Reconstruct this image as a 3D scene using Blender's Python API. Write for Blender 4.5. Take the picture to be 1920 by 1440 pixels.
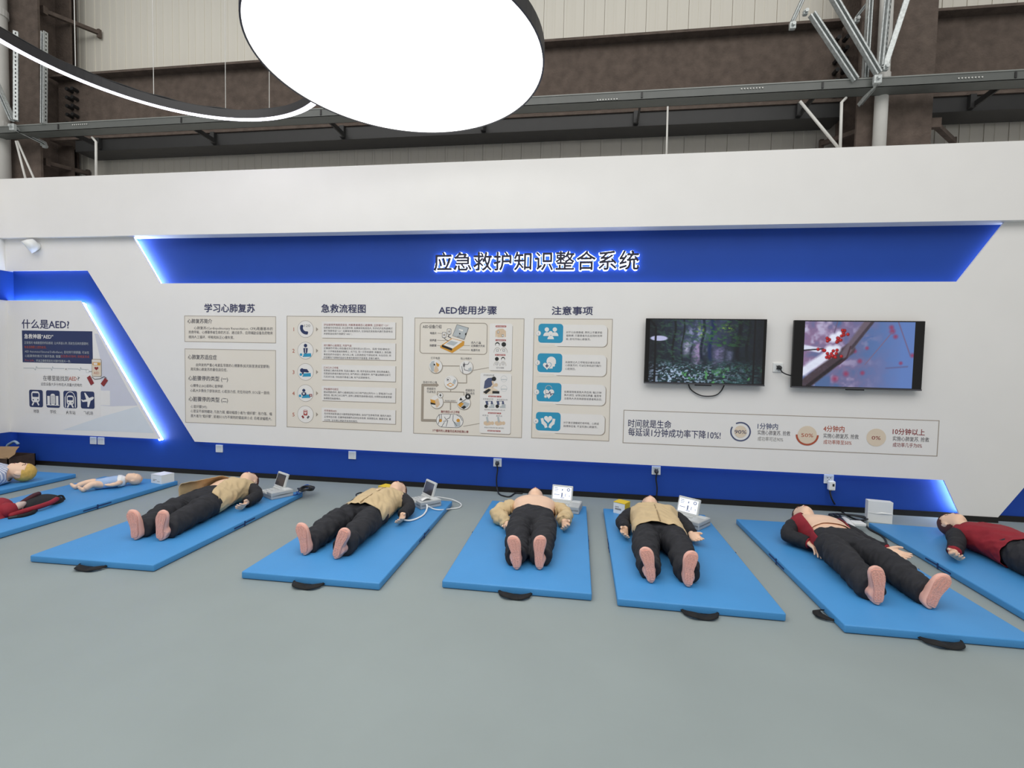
import bpy, bmesh, math, random
import numpy as np
from mathutils import Vector, Matrix, noise as mnoise
R_ = math.radians
for o in list(bpy.data.objects): bpy.data.objects.remove(o)
S = bpy.context.scene
C = S.collection

# ------------------------------------------------------------------ camera
F_PX, PITCH, ROLL, YAW, CAM_Z = 888.0, 0.045, 0.021, -0.136, 1.45
def cam_ray(px, py):
    u = (px - 960) / F_PX; v = -(py - 720) / F_PX
    cp, sp, cr, sr = math.cos(PITCH), math.sin(PITCH), math.cos(ROLL), math.sin(ROLL)
    u2 = cr*u - sr*v; v2 = sr*u + cr*v
    a, b, c = u2, cp + v2*sp, -sp + v2*cp
    return Vector((a*math.cos(YAW) + b*math.sin(YAW), -a*math.sin(YAW) + b*math.cos(YAW), c))
_f = cam_ray(960, 720); _r = cam_ray(960 + F_PX, 720) - _f; _u = cam_ray(960, 720 - F_PX) - _f
_f.normalize(); _r.normalize(); _u.normalize()
cam = bpy.data.objects.new('camera', bpy.data.cameras.new('camera')); C.objects.link(cam)
cam.data.sensor_width = 36; cam.data.lens = F_PX / 1920 * 36; cam.data.clip_start = 0.05
cam.matrix_world = Matrix(((_r.x, _u.x, -_f.x, 0), (_r.y, _u.y, -_f.y, 0), (_r.z, _u.z, -_f.z, CAM_Z), (0, 0, 0, 1)))
S.camera = cam
def wp(px, py, Y):          # point of the plane y = Y (the wall runs along x)
    d = cam_ray(px, py); s = Y / d.y
    return Vector((d.x*s, Y, CAM_Z + d.z*s))
def fp(px, py, z=0.0):      # point of the plane z
    d = cam_ray(px, py); s = (z - CAM_Z) / d.z
    return Vector((d.x*s, d.y*s, z))

# ------------------------------------------------------------------ light
W = bpy.data.worlds.new('world'); S.world = W; W.use_nodes = True
W.node_tree.nodes['Background'].inputs[0].default_value = (1.0, 0.99, 0.97, 1)
W.node_tree.nodes['Background'].inputs[1].default_value = 0.46
def area(name, loc, size, power, rot=(0, 0, 0), col=(1, 1, 1)):
    l = bpy.data.lights.new(name, 'AREA'); l.shape = 'RECTANGLE'; l.size, l.size_y = size; l.energy = power; l.color = col
    o = bpy.data.objects.new(name, l); C.objects.link(o); o.location = loc; o.rotation_euler = rot
area('overhead_fill_light', (-1.5, -1.0, 7.2), (14, 7), 720, (R_(8), 0, 0), (1, 0.985, 0.96))  # unseen fill light, added overhead so upward faces come out brighter than sides
S.cycles.max_bounces = 6; S.cycles.diffuse_bounces = 4; S.cycles.glossy_bounces = 2; S.cycles.caustics_reflective = False
DISC_STRENGTH = 2.7; LED_STRENGTH = 24.0
S.view_settings.view_transform = 'Standard'; S.view_settings.look = 'None'
S.view_settings.exposure = -0.08; S.view_settings.gamma = 1.0; S.view_settings.use_curve_mapping = False

# ------------------------------------------------------------------ materials
def lin(h):
    h = h.lstrip('#'); r = []
    for i in (0, 2, 4):
        c = int(h[i:i+2], 16) / 255
        r.append(c/12.92 if c <= 0.04045 else ((c + 0.055)/1.055)**2.4)
    return r
MATS = {}
def mat(name, col, rough=0.5, var=0.06, scale=8.0, bump=0.0, bscale=60.0, metal=0.0, spec=0.5, emit=0.0, ecol=None, stretch=(1, 1, 1)):
    if name in MATS: return MATS[name]
    m = bpy.data.materials.new(name); m.use_nodes = True; nt = m.node_tree; b = nt.nodes['Principled BSDF']
    c = lin(col) if isinstance(col, str) else list(col)
    b.inputs['Roughness'].default_value = rough; b.inputs['Metallic'].default_value = metal
    b.inputs['Specular IOR Level'].default_value = spec
    tc = nt.nodes.new('ShaderNodeTexCoord'); mp = nt.nodes.new('ShaderNodeMapping'); mp.inputs['Scale'].default_value = stretch
    nt.links.new(tc.outputs['Object'], mp.inputs[0])
    n = nt.nodes.new('ShaderNodeTexNoise'); n.inputs['Scale'].default_value = scale; n.inputs['Detail'].default_value = 5
    nt.links.new(mp.outputs[0], n.inputs['Vector'])
    cr = nt.nodes.new('ShaderNodeValToRGB')
    cr.color_ramp.elements[0].position = 0.3; cr.color_ramp.elements[1].position = 0.7
    cr.color_ramp.elements[0].color = [x*(1 - var) for x in c] + [1]
    cr.color_ramp.elements[1].color = [min(1, x*(1 + var)) for x in c] + [1]
    nt.links.new(n.outputs['Fac'], cr.inputs[0]); nt.links.new(cr.outputs[0], b.inputs['Base Color'])
    if bump:
        n2 = nt.nodes.new('ShaderNodeTexNoise'); n2.inputs['Scale'].default_value = bscale; n2.inputs['Detail'].default_value = 4
        nt.links.new(mp.outputs[0], n2.inputs['Vector'])
        bp = nt.nodes.new('ShaderNodeBump'); bp.inputs['Strength'].default_value = bump; bp.inputs['Distance'].default_value = 0.01
        nt.links.new(n2.outputs['Fac'], bp.inputs['Height']); nt.links.new(bp.outputs[0], b.inputs['Normal'])
    if emit:
        e = lin(ecol) if ecol else c
        b.inputs['Emission Color'].default_value = e + [1]; b.inputs['Emission Strength'].default_value = emit
    MATS[name] = m
    return m
M_floor = mat('floor_vinyl', '#8e9897', 0.5, 0.045, 1.3, 0.03, 40, spec=0.35)
M_white = mat('white_paint', '#eeece9', 0.6, 0.012, 3, 0.02, 90)
M_blue = mat('blue_paint', '#2148a2', 0.5, 0.03, 3, spec=0.25)
M_black = mat('black_skirting', '#161311', 0.35, 0.1)
M_brown = mat('fireproof_brown', '#62564e', 0.9, 0.22, 9, 0.8, 45)
M_clad = mat('cladding_beige', '#ebe7db', 0.5, 0.03, 1.2, 0, stretch=(6, 6, .5))
M_grey = mat('tray_grey', '#636663', 0.45, 0.06)
M_dark = mat('dark_steel', '#262626', 0.5, 0.1)
M_galv = mat('galvanised_steel', '#c6cbca', 0.4, 0.2, 40, metal=0.3)
M_pipe = mat('white_pipe', '#d6d5d0', 0.4, 0.03)
M_led = mat('led_strip_glow', '#cfdcff', 0.5, 0.0, emit=LED_STRENGTH, ecol='#cfe0ff')
M_ledlow = mat('led_strip_dim', '#cfdcff', 0.5, 0.0, emit=2.2, ecol='#cfe0ff')
M_disc = mat('disc_diffuser', '#ffffff', 0.5, 0.0, emit=DISC_STRENGTH, ecol='#fffdf8')
M_ring = mat('ring_diffuser', '#ffffff', 0.5, 0.0, emit=6.0, ecol='#f1ecff')
M_rim = mat('lamp_black', '#2b2a2c', 0.45, 0.05)
M_matblue = mat('mat_blue_vinyl', '#4590cd', 0.5, 0.035, 2.5, 0.1, 120)
M_strap = mat('black_webbing', '#0e0e10', 0.8, 0.2, 60)
M_navy = mat('navy_print', '#383b60', 0.6, 0.02)
M_ink = mat('grey_ink', '#656266', 0.6, 0.02)
M_inklt = mat('light_grey_ink', '#96938f', 0.6, 0.02)
M_redink = mat('red_ink', '#8e2f30', 0.6, 0.02)
M_orink = mat('orange_ink', '#b4553a', 0.6, 0.02)
M_beige = mat('beige_print', '#e9e2d6', 0.6, 0.012, 2)
M_line = mat('brown_line_print', '#a3988a', 0.6, 0.02)
M_card = mat('white_print', '#edeae6', 0.6, 0.01)
M_cyan = mat('cyan_print', '#2b97be', 0.6, 0.02)
M_navybg = mat('navy_panel_print', '#28355f', 0.6, 0.02)
M_gold = mat('gold_print', '#d79a36', 0.6, 0.05)
M_salmon = mat('salmon_print', '#b05450', 0.6, 0.03)
M_slate = mat('slate_print', '#4f5878', 0.6, 0.03)
M_cream = mat('cream_print', '#e3d3bd', 0.6, 0.02)
M_pgrey = mat('pale_grey_print', '#b9bfc1', 0.6, 0.03)
M_skinp = mat('skin_print', '#ddc3a5', 0.6, 0.03)
M_plastic = mat('white_plastic', '#eceeed', 0.35, 0.01)
M_blackpl = mat('black_plastic', '#121214', 0.3, 0.05)
M_cable = mat('black_cable', '#17191c', 0.5, 0.05)
M_skin = mat('manikin_skin', '#efcaae', 0.5, 0.03, 6)
M_foot = mat('manikin_foot', '#e9b3a3', 0.55, 0.03, 14)
M_sole = mat('manikin_sole', '#e0a595', 0.7, 0.14, 130, 0.4, 160)
M_hair = mat('brown_hair', '#5a3027', 0.6, 0.15, 30)
M_blond = mat('blond_hair', '#d9b25a', 0.6, 0.15, 30, 0.3, 60)
M_lip = mat('lip_red', '#a8584f', 0.5, 0.05)
M_pants = mat('black_trouser_cloth', '#25262b', 0.85, 0.15, 25, 0.35, 30)
M_tan = mat('tan_jacket_cloth', '#cdb68e', 0.85, 0.05, 10, 0.25, 40)
M_tanin = mat('tan_lining', '#a98d68', 0.85, 0.05, 10)
M_sleeve = mat('black_sleeve_cloth', '#202126', 0.85, 0.15, 25, 0.35, 40)
M_red = mat('red_jacket_cloth', '#8f1d2b', 0.8, 0.08, 12, 0.3, 40)
M_box = mat('monitor_grey', '#b4b8b9', 0.45, 0.02)
M_boxlt = mat('monitor_light', '#cdd1d1', 0.45, 0.02)
M_scroff = mat('screen_off', '#3a3c41', 0.2, 0.05)
M_scron = mat('screen_lit', '#e8efff', 0.3, 0.02, emit=0.75, ecol='#e6efff')
M_scrink = mat('screen_ink', '#6d7693', 0.3, 0.02, emit=0.15)

# ------------------------------------------------------------------ mesh helpers
class MB:
    def __init__(s): s.v = []; s.f = []; s.m = []
    def add(s, vs, fs, mi=0):
        n = len(s.v); s.v += [tuple(p) for p in vs]; s.f += [tuple(i + n for i in f) for f in fs]; s.m += [mi]*len(fs); return s
    def box(s, a, b, M=None, mi=0):
        (x0, y0, z0), (x1, y1, z1) = a, b
        vs = [Vector(p) for p in ((x0,y0,z0),(x1,y0,z0),(x1,y1,z0),(x0,y1,z0),(x0,y0,z1),(x1,y0,z1),(x1,y1,z1),(x0,y1,z1))]
        if M: vs = [M @ p for p in vs]
        return s.add(vs, ((0,3,2,1),(4,5,6,7),(0,1,5,4),(1,2,6,5),(2,3,7,6),(3,0,4,7)), mi)
    def bar(s, p, q, w, h, up=(0, 0, 1), mi=0):      # rectangular bar between two points
        p, q = Vector(p), Vector(q); d = q - p; L = d.length; d.normalize(); up = Vector(up)
        x = d.cross(up)
        if x.length < 1e-4: x = d.cross(Vector((1, 0, 0)))
        x.normalize(); z = x.cross(d)
        M = Matrix(((x.x, d.x, z.x, p.x), (x.y, d.y, z.y, p.y), (x.z, d.z, z.z, p.z), (0, 0, 0, 1)))
        return s.box((-w/2, 0, -h/2), (w/2, L, h/2), M, mi)
    def channel(s, p, q, w, h, t=.004, up=(0, -1, 0)):  # open U channel
        p, q = Vector(p), Vector(q); d = q - p; L = d.length; d.normalize(); up = Vector(up)
        x = d.cross(up); x.normalize(); z = x.cross(d)
        M = Matrix(((x.x, d.x, z.x, p.x), (x.y, d.y, z.y, p.y), (x.z, d.z, z.z, p.z), (0, 0, 0, 1)))
        s.box((-w/2, 0, -h/2), (w/2, L, -h/2 + t), M); s.box((-w/2, 0, -h/2), (-w/2 + t, L, h/2), M); s.box((w/2 - t, 0, -h/2), (w/2, L, h/2), M)
        s.box((-w/2, 0, h/2 - t), (-w/2 + w*.28, L, h/2), M); s.box((w/2 - w*.28, 0, h/2 - t), (w/2, L, h/2), M)
        return s
    def prism(s, pts, y0, y1, mi=0):    # polygon given in (x, z), extruded from y0 (front) to y1 (back)
        n = len(pts)
        area2 = sum(pts[i][0]*pts[(i+1) % n][1] - pts[(i+1) % n][0]*pts[i][1] for i in range(n))
        if area2 < 0: pts = pts[::-1]
        vs = [(p[0], y0, p[1]) for p in pts] + [(p[0], y1, p[1]) for p in pts]
        fs = [tuple(range(n)), tuple(range(2*n - 1, n - 1, -1))] + [(i + n, (i+1) % n + n, (i+1) % n, i) for i in range(n)]
        return s.add(vs, fs, mi)
    def flat(s, pts, y, mi=0):
        n = len(pts)
        area2 = sum(pts[i][0]*pts[(i+1) % n][1] - pts[(i+1) % n][0]*pts[i][1] for i in range(n))
        if area2 < 0: pts = pts[::-1]
        return s.add([(p[0], y, p[1]) for p in pts], [tuple(range(n))], mi)
    def rings(s, rs, cap=True, closed=True, mi=0):
        n = len(rs[0]); b = len(s.v)
        vs = [p for r in rs for p in r]; fs = []
        for i in range(len(rs) - 1):
            for j in range(n if closed else n - 1):
                k = (j+1) % n
                fs.append((i*n + j, i*n + k, (i+1)*n + k, (i+1)*n + j))
        if cap: fs += [tuple(range(n - 1, -1, -1)), tuple((len(rs) - 1)*n + j for j in range(n))]
        return s.add(vs, fs, mi)
    def tube(s, path, r, n=8, mi=0, round_ends=False):
        path = [Vector(p) for p in path]; rr = r if isinstance(r, (list, tuple)) else [r]*len(path)
        if round_ends:
            d0 = (path[0] - path[1]).normalized(); d1 = (path[-1] - path[-2]).normalized()
            r0, r1 = rr[0], rr[-1]
            path = [path[0] + d0*r0*.9, path[0] + d0*r0*.6] + path + [path[-1] + d1*r1*.6, path[-1] + d1*r1*.9]
            rr = [r0*.35, r0*.8] + list(rr) + [r1*.8, r1*.35]
        up = Vector((0.13, 0.21, 1)).normalized(); out = []
        for i, p in enumerate(path):
            d = (path[min(i+1, len(path)-1)] - path[max(i-1, 0)]).normalized()
            x = d.cross(up); 
            if x.length < .05: x = d.cross(Vector((1, 0, 0)))
            x.normalize(); z = x.cross(d); up = z
            out.append([p + x*math.cos(2*math.pi*j/n)*rr[i] - z*math.sin(2*math.pi*j/n)*rr[i] for j in range(n)])
        return s.rings(out[::-1], mi=mi)
    def lathe(s, prof, c, n=32, mi=0, cap=True):   # profile (r, z) about the vertical axis at c
        rs = [[(c[0] + r*math.cos(2*math.pi*j/n), c[1] + r*math.sin(2*math.pi*j/n), c[2] + z) for j in range(n)] for r, z in prof]
        return s.rings(rs, mi=mi, cap=cap)
    def mesh(s, name):
        me = bpy.data.meshes.new(name); me.from_pydata(s.v, [], s.f)
        if any(s.m): me.polygons.foreach_set('material_index', s.m)
        me.update(); return me
    def build(s, name, m, parent=None, smooth=False, bevel=0.0, seg=2):
        return obj(name, s.mesh(name), m, parent, smooth, bevel, seg)
def obj(name, me, m, parent=None, smooth=False, bevel=0.0, seg=2):
    if bevel:
        bm = bmesh.new(); bm.from_mesh(me); bmesh.ops.remove_doubles(bm, verts=bm.verts, dist=1e-5)
        bmesh.ops.recalc_face_normals(bm, faces=bm.faces)
        es = [e for e in bm.edges if len(e.link_faces) == 2 and e.calc_face_angle(0) > .5]
        bmesh.ops.bevel(bm, geom=es, offset=bevel, segments=seg, profile=.5, affect='EDGES', clamp_overlap=True)
        bm.to_mesh(me); bm.free()
    for mm in (m if isinstance(m, (list, tuple)) else [m]): me.materials.append(mm)
    if smooth: me.polygons.foreach_set('use_smooth', [True]*len(me.polygons))
    o = bpy.data.objects.new(name, me); C.objects.link(o)
    if parent: o.parent = parent
    return o
def tag(o, label, cat, group=None):
    o['label'] = label; o['category'] = cat
    if group: o['group'] = group
    return o
def struct(o, label=None):
    o['kind'] = 'structure'
    if label: o['label'] = label
    return o
def thing(name, label, cat, loc=(0, 0, 0), rz=0.0, group=None):
    o = bpy.data.objects.new(name, None); C.objects.link(o); o.empty_display_size = .1
    o.location = loc; o.rotation_euler = (0, 0, rz); tag(o, label, cat, group); return o
def crom(pts, n=6):      # Catmull-Rom through points
    P = [Vector(p) for p in pts]; P = [P[0]*2 - P[1]] + P + [P[-1]*2 - P[-2]]; out = []
    for i in range(1, len(P) - 2):
        for k in range(n):
            t = k/n; a, b, c, d = P[i-1], P[i], P[i+1], P[i+2]
            out.append(.5*((2*b) + (c - a)*t + (2*a - 5*b + 4*c - d)*t*t + (3*b - a - 3*c + d)*t**3))
    out.append(P[-2]); return out
def cable(name, pts, r, m, parent=None, n=7):
    return MB().tube(crom(pts, 6), r, n).build(name, m, parent, smooth=True)

# ------------------------------------------------------------------ the setting
YB, YW, YK = 5.20, 5.12, 5.05      # blue wall, white boards, bulkhead front
XL = -7.2
def w2(px, py, Y=YW):
    p = wp(px, py, Y); return (p.x, p.z)
struct(MB().box((-9.5, -6, -.1), (8, 5.3, 0)).build('floor', M_floor), 'grey-green vinyl floor')
struct(MB().box((XL - .1, YB, 0), (6.5, YB + .1, 3.0)).build('wall_back', M_blue), 'blue painted display wall')
struct(MB().box((XL - .1, 1.0, 0), (XL, YB, 3.59)).build('wall_left', M_white), 'white side wall')
struct(MB().box((XL, 1.0, .055), (XL + .004, YB, .425)).box((XL, 1.0, 2.105), (XL + .004, YB, 2.475)).build('trim_1', M_blue), 'blue bands on the side wall')
zt = 2.87
TOP = [w2(250, 447), w2(300, 530), w2(1795, 528), w2(1883, 418)]
A, B, Cc, D = (TOP[0][0], zt), (TOP[1][0], 2.316), (TOP[2][0], 2.316), (TOP[3][0], zt)
zl = .40
I_, H_ = (w2(365, 829)[0], .415), (w2(1770, 902)[0], .39)
J_, K_ = (w2(164, 507)[0], 2.475), (XL, 2.475)
G_ = (w2(1799.7, 968)[0], .055); F2 = (w2(1871, 975.4)[0], .055); E2 = (4.30, .40)
main = [(XL, zt), A, B, Cc, D, (6.2, zt), (6.2, .40), E2, F2, G_, H_, I_, J_, K_]
struct(MB().prism(main, YW, YW + .018).build('trim_2', M_white), 'white raised wall board with slanted cut-outs')
N1, N2 = (w2(150, 563)[0], 2.105), (w2(300, 823)[0], .425)
struct(MB().prism([(XL, 2.105), N1, N2, (XL, .425)], YW, YW + .018).build('trim_3', M_white), 'white raised board in the left corner')
# hidden battens that carry the boards
bt = MB()
def inset(poly, d):
    n = len(poly); a = sum(poly[i][0]*poly[(i+1)%n][1] - poly[(i+1)%n][0]*poly[i][1] for i in range(n))
    if a < 0: poly = poly[::-1]
    out = []
    for i in range(n):
        p0, p1, p2 = Vector(poly[i-1]), Vector(poly[i]), Vector(poly[(i+1) % n])
        e0 = (p1 - p0).normalized(); e1 = (p2 - p1).normalized()
        n0 = Vector((-e0.y, e0.x)); n1 = Vector((-e1.y, e1.x)); k = (n0 + n1); k = k/ max(.25, k.dot(n0))
        out.append(tuple(p1 + k*d))
    return out
bt.prism(inset(main, .05), YW + .018, YB); bt.prism(inset([(XL, 2.105), N1, N2, (XL, .425)], .05), YW + .018, YB)
struct(bt.build('trim_4', M_white), 'backing battens of the raised boards')
struct(MB().box((XL, YK, zt), (6.5, 5.35, 3.59)).build('trim_5', M_white), 'white bulkhead above the display wall')
struct(MB().box((XL, YB - .012, 0), (G_[0], YB, .055)).box((G_[0], YW - .006, 0), (F2[0], YB, .055)).box((F2[0], YB - .012, 0), (6.4, YB, .055)).build('baseboard_back', M_black), 'black skirting under the blue wall')
struct(MB().box((XL, 1.0, 0), (XL + .012, YB - .012, .055)).build('baseboard_left', M_black), 'black skirting on the side wall')
# LED strips tucked behind the board edges
def led(p, q, label, m=M_led, d=.038, side=1):
    p, q = Vector(p), Vector(q); e = (q - p).normalized(); nrm = Vector((-e.y, e.x))*side
    a, b = p + nrm*d, q + nrm*d
    o = MB().bar((a.x, YW + .05, a.y), (b.x, YW + .05, b.y), .05, .012, up=(nrm.x, 0, nrm.y)).build('led_strip', m)
    tag(o, label, 'led strip', 'led strips behind the white boards')
def ledo(p, q, inner, label, m=M_led, d=.038):   # offset towards the point `inner` (inside the white board)
    p_, q_ = Vector(p), Vector(q); e = (q_ - p_).normalized(); nrm = Vector((-e.y, e.x)); mid = (p_ + q_)/2
    led(p, q, label, m, d, 1 if (Vector(inner) - mid).dot(nrm) > 0 else -1)
ledo(A, B, (-6, 2.5), 'white led strip along left slanted end of the title band')
ledo((B[0] + .02, B[1]), (Cc[0] - .02, Cc[1]), (0, 1.5), 'long led strip under the bottom edge of the title band', M_ledlow)
ledo(Cc, D, (5, 2.5), 'led strip along right slanted end of the title band', M_ledlow, .045)
ledo((XL + .02, 2.105), N1, (-6.8, 1.5), 'short led strip on top of the small left corner board')
ledo(N1, N2, (-6.8, 1.2), 'slanted led strip beside the small left corner board')
ledo((XL + .02, 2.475), (J_[0] - .02, 2.475), (-6.5, 2.7), 'short led strip above the blue hook shape in the left corner', M_ledlow)
ledo((XL + .02, .425), (N2[0] - .12, .425), (-6.5, 1), 'led strip below the small left corner board', M_ledlow)
ledo((I_[0] + .03, I_[1]), (H_[0] - .03, H_[1]), (0, 1.5), 'long led strip above the lower blue band', M_ledlow)
ledo(H_, G_, (4, .2), 'slanted led strip at right end of the lower blue band')
ledo(F2, E2, (3.9, .3), 'slanted led strip beside the blue wedge at far right', M_ledlow)

# rear cladding of the hall: one tongue-and-groove panel after another
YR = 6.4
struct(MB().box((-11.5, YR + .045, 2.0), (8.5, YR + .15, 7.6)).build('wall_rear', M_clad), 'beige profiled metal cladding of the hall')
wr = bpy.data.objects['wall_rear']
pw = .262
pm = MB()
for a, b, d in ((0.0025, .035, .0), (.035, .115, .018), (.115, .145, .004), (.145, .2595, .018)):
    pm.box((a, -(.02 + (0.018 - d)*.35), 2.0), (b, .0, 7.6))
pme = pm.mesh('cladding_panel'); pme.materials.append(M_clad)
for i in range(74):
    o = bpy.data.objects.new('cladding_panel', pme); C.objects.link(o); o.parent = wr; o.location = (-11.3 + i*pw, YR + .045, 0)
# ------------------------------------------------------------------ steelwork above the bulkhead
def hcol(name, x0, x1, label, yf=5.75, yb=6.2):
    t = thing(name, label, 'column', ((x0 + x1)/2, yf, 2.6), group='brown steel columns')
    h = (x1 - x0)/2
    MB().box((-h, 0, 0), (h, .03, 4.9)).build('front_flange', M_brown, t)
    MB().box((-.02, .03, 0), (.02, yb - yf - .03, 4.9)).build('web', M_brown, t)
    MB().box((-h, yb - yf - .03, 0), (h, yb - yf, 4.9)).build('rear_flange', M_brown, t)
    return t
hcol('steel_column', -7.985, -7.46, 'brown coated steel column in the upper left corner, front shaft')
t = hcol('steel_column', -8.2, -7.62, 'brown coated steel column set back in the upper left corner', 6.29, 6.40)
hcol('steel_column', 2.95, 3.69, 'brown coated steel column behind the white pipe at upper right')
def beam(x0, x1, z0, z1, label, yf=5.98):
    t = thing('steel_beam', label, 'beam', ((x0 + x1)/2, yf, z0), group='brown steel beams')
    h = (x1 - x0)/2; H = z1 - z0
    MB().box((-h, 0, H - .03), (h, .30, H)).build('top_flange', M_brown, t)
    MB().box((-h, .13, .03), (h, .16, H - .03)).build('web', M_brown, t)
    MB().box((-h, 0, 0), (h, .30, .03)).build('bottom_flange', M_brown, t)
beam(-7.6, 2.93, 4.5, 5.42, 'long brown coated steel beam behind the round lamp')
beam(3.71, 7.5, 4.5, 5.45, 'brown coated steel beam right of the white pipe')
beam(-11, -8.2, 4.5, 5.42, 'brown coated steel beam cut off at the left edge')
def purlin(x0, x1, label):   # dark timber-like rail under the beam
    o = MB().box((x0, 6.0, 4.335), (x1, 6.30, 4.495)).build('support_rail', M_dark); tag(o, label, 'rail', 'dark rails under the beams')
purlin(-7.2, 2.93, 'long dark rail under the beam above the bulkhead'); purlin(3.71, 7.5, 'dark rail under the beam at the far right')
# bolt rows on the beam ends
for bx, lab in ((-7.36, 'row of large dark bolts beside the upper left column'), (2.86, 'row of large dark bolts beside the upper right column')):
    t = thing('bolt_row', lab, 'bolts', (bx, 6.0, 4.6))
    for k in range(6):
        for s in (0, .09):
            MB().tube([(s, .1, .04 + k*.12), (s, .02, .04 + k*.12)], .026, 6).build('bolt', M_dark, t)
# cable tray with its bracket arms
t = thing('cable_tray', 'long dark grey steel cable tray crossing above the bulkhead', 'tray', (0, 5.45, 4.355))
MB().box((-9.8, 0, 0), (7, .005, .092)).box((-9.8, .165, 0), (7, .17, .092)).box((-9.8, 0, 0), (7, .17, .005)).build('trough', M_grey, t)
MB().box((-9.8, -.006, .084), (7, .0, .096)).build('lip', mat('tray_edge', '#8a8d89', .4), t)
for bx in (-6.79, -5.0, -3.13, -1.25, .62, 2.45, 4.22):
    MB().bar((bx, -.008, .045), (bx + .02, .56, .03), .018, .06).build('bracket_arm', M_dark, t)
    MB().box((bx - .03, .5, .0), (bx + .03, .56, .14)).build('bracket_plate', M_dark, t)
for px, py in ((1140/1, 186), (1412, 165), (1822, 145), (150, 233)):
    c = wp(px, py, 5.44)
    for k in range(8):
        MB().box((c.x - .12 + k*.03, -.0085, c.z - 4.355 - .006), (c.x - .107 + k*.03, -.006, c.z - 4.355 + .006)).build('slot', M_pipe, t)
# vertical white pipes
def pipe(x, y, r, label):
    t = thing('rain_pipe', label, 'pipe', (x, y, 2.6), group='white vertical pipes')
    MB().lathe([(r, 0), (r, 4.8)], (0, 0, 0), 20).build('shaft', M_pipe, t, True)
    for z in (1.9, 3.4): MB().lathe([(r*.9, 0), (r*1.14, 0), (r*1.14, .09), (r*.9, .09)], (0, 0, z), 20).build('coupling', M_pipe, t)
pipe(3.135, 5.66, .062, 'white vertical pipe in front of the upper right column')
pipe(-7.93, 5.62, .1, 'white vertical pipe at the upper left edge')
# galvanised brace sets
def strut(parent, a, b, w=.042, h=.042, up=(0, -1, 0), slots=True):
    st = MB().channel(a, b, w, h, .004, up).build('strut_channel', M_galv, parent)
    a, b = Vector(a), Vector(b); d = b - a; L = d.length; d.normalize(); x = d.cross(Vector(up)).normalized()
    if slots:
        z = x.cross(d); mb = MB()
        for k in range(int(L/.05)):
            c = a + d*(.03 + k*.05) + x*(-w/2 - .0005)
            mb.bar(c - d*.012, c + d*.012, .002, .012, up=z)
            c = a + d*(.03 + k*.05) - z*(h/2 + .0005)
            mb.bar(c - d*.012, c + d*.012, .012, .002, up=z)
        if mb.v: mb.build('slot_row', M_dark, st)
def hinge(parent, c, s=.05):
    MB().box((c[0] - s*.6, c[1] - .02, c[2] - s), (c[0] + s*.6, c[1] + .02, c[2] + s*.4)).build('hinge_plate', M_galv, parent, bevel=.006)
    MB().tube([(c[0], c[1] - .045, c[2] - .01), (c[0], c[1] + .03, c[2] - .01)], .02, 6).build('hinge_bolt', M_galv, parent)
def W3(px, py, Y): return tuple(wp(px, py, Y))
t = thing('brace_set', 'galvanised perforated braces fixed to the tray beside the right column', 'brace')
strut(t, W3(1522, 26, 5.36), W3(1604, 150, 5.44), .06, .05)
strut(t, W3(1555, -18, 5.36), W3(1647, 138, 5.40), .06, .05)
strut(t, W3(1632, -10, 5.50), W3(1622, 147, 5.50), .05, .05)
strut(t, W3(1668, -30, 5.38), W3(1653, 124, 5.40), .05, .05, up=(-1, -1, 0))
strut(t, W3(1708, -25, 5.34), W3(1658, 128, 5.40), .05, .05, up=(1, -.3, .3))
strut(t, W3(1508, -8, 5.40), W3(1486, 40, 5.40), .04, .04)
strut(t, W3(1635, -5, 5.6), W3(1605, 33, 5.7), .03, .03, slots=False)
hinge(t, W3(1645, 146, 5.39), .06); hinge(t, W3(1660, 125, 5.39), .04); hinge(t, W3(1486, 46, 5.40), .05); hinge(t, W3(1510, 22, 5.37), .035); hinge(t, W3(1606, 36, 5.7), .04)
strut(t, W3(1648, 152, 5.38), W3(1612, 196, 5.75), .04, .04)
t = thing('brace_set', 'galvanised perforated braces fixed to the tray beside the left pipe', 'brace')
strut(t, W3(30, 60, 5.40), W3(30, 226, 5.40), .06, .05, up=(-1, -1, 0))
strut(t, W3(83, 60, 5.46), W3(82, 232, 5.44), .055, .05)
strut(t, W3(-14, 140, 5.36), W3(24, 226, 5.39), .05, .05, slots=False)
strut(t, W3(22, 238, 5.38), W3(86, 270, 5.75), .04, .04, slots=False)
hinge(t, W3(24, 236, 5.38), .06); hinge(t, W3(84, 272, 5.75), .04)
# thin white conduits down to the bulkhead
def conduit(a, b, label, bend=None, r=.014):
    b = (b[0], max(b[1], 5.12), 3.58)
    pts = [a, b] if not bend else [bend, a, b]
    tag(MB().tube(pts, r, 8).build('conduit', M_pipe, None, True), label, 'conduit', 'thin white conduits')
conduit(W3(180, 266, 5.2), W3(180, 326, 5.2), 'bent white conduit beside the left column', W3(173, 258, 5.3))
conduit(W3(1252, 200, 5.3), W3(1250, 284, 5.25), 'straight white conduit right of the round lamp', None, .01)
conduit(W3(1578, 192, 5.2), W3(1576, 270, 5.2), 'bent white conduit left of the white pipe', W3(1586, 184, 5.3))
conduit(W3(1500, 190, 5.3), W3(1584, 270, 5.2), 'diagonal white conduit left of the white pipe')
conduit(W3(30, 265, 5.3), W3(50, 332, 5.2), 'steeper of two white conduits in front of the left column', None, .012)
conduit(W3(33, 265, 5.32), W3(68, 330, 5.22), 'flatter of two white conduits in front of the left column', None, .012)
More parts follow.
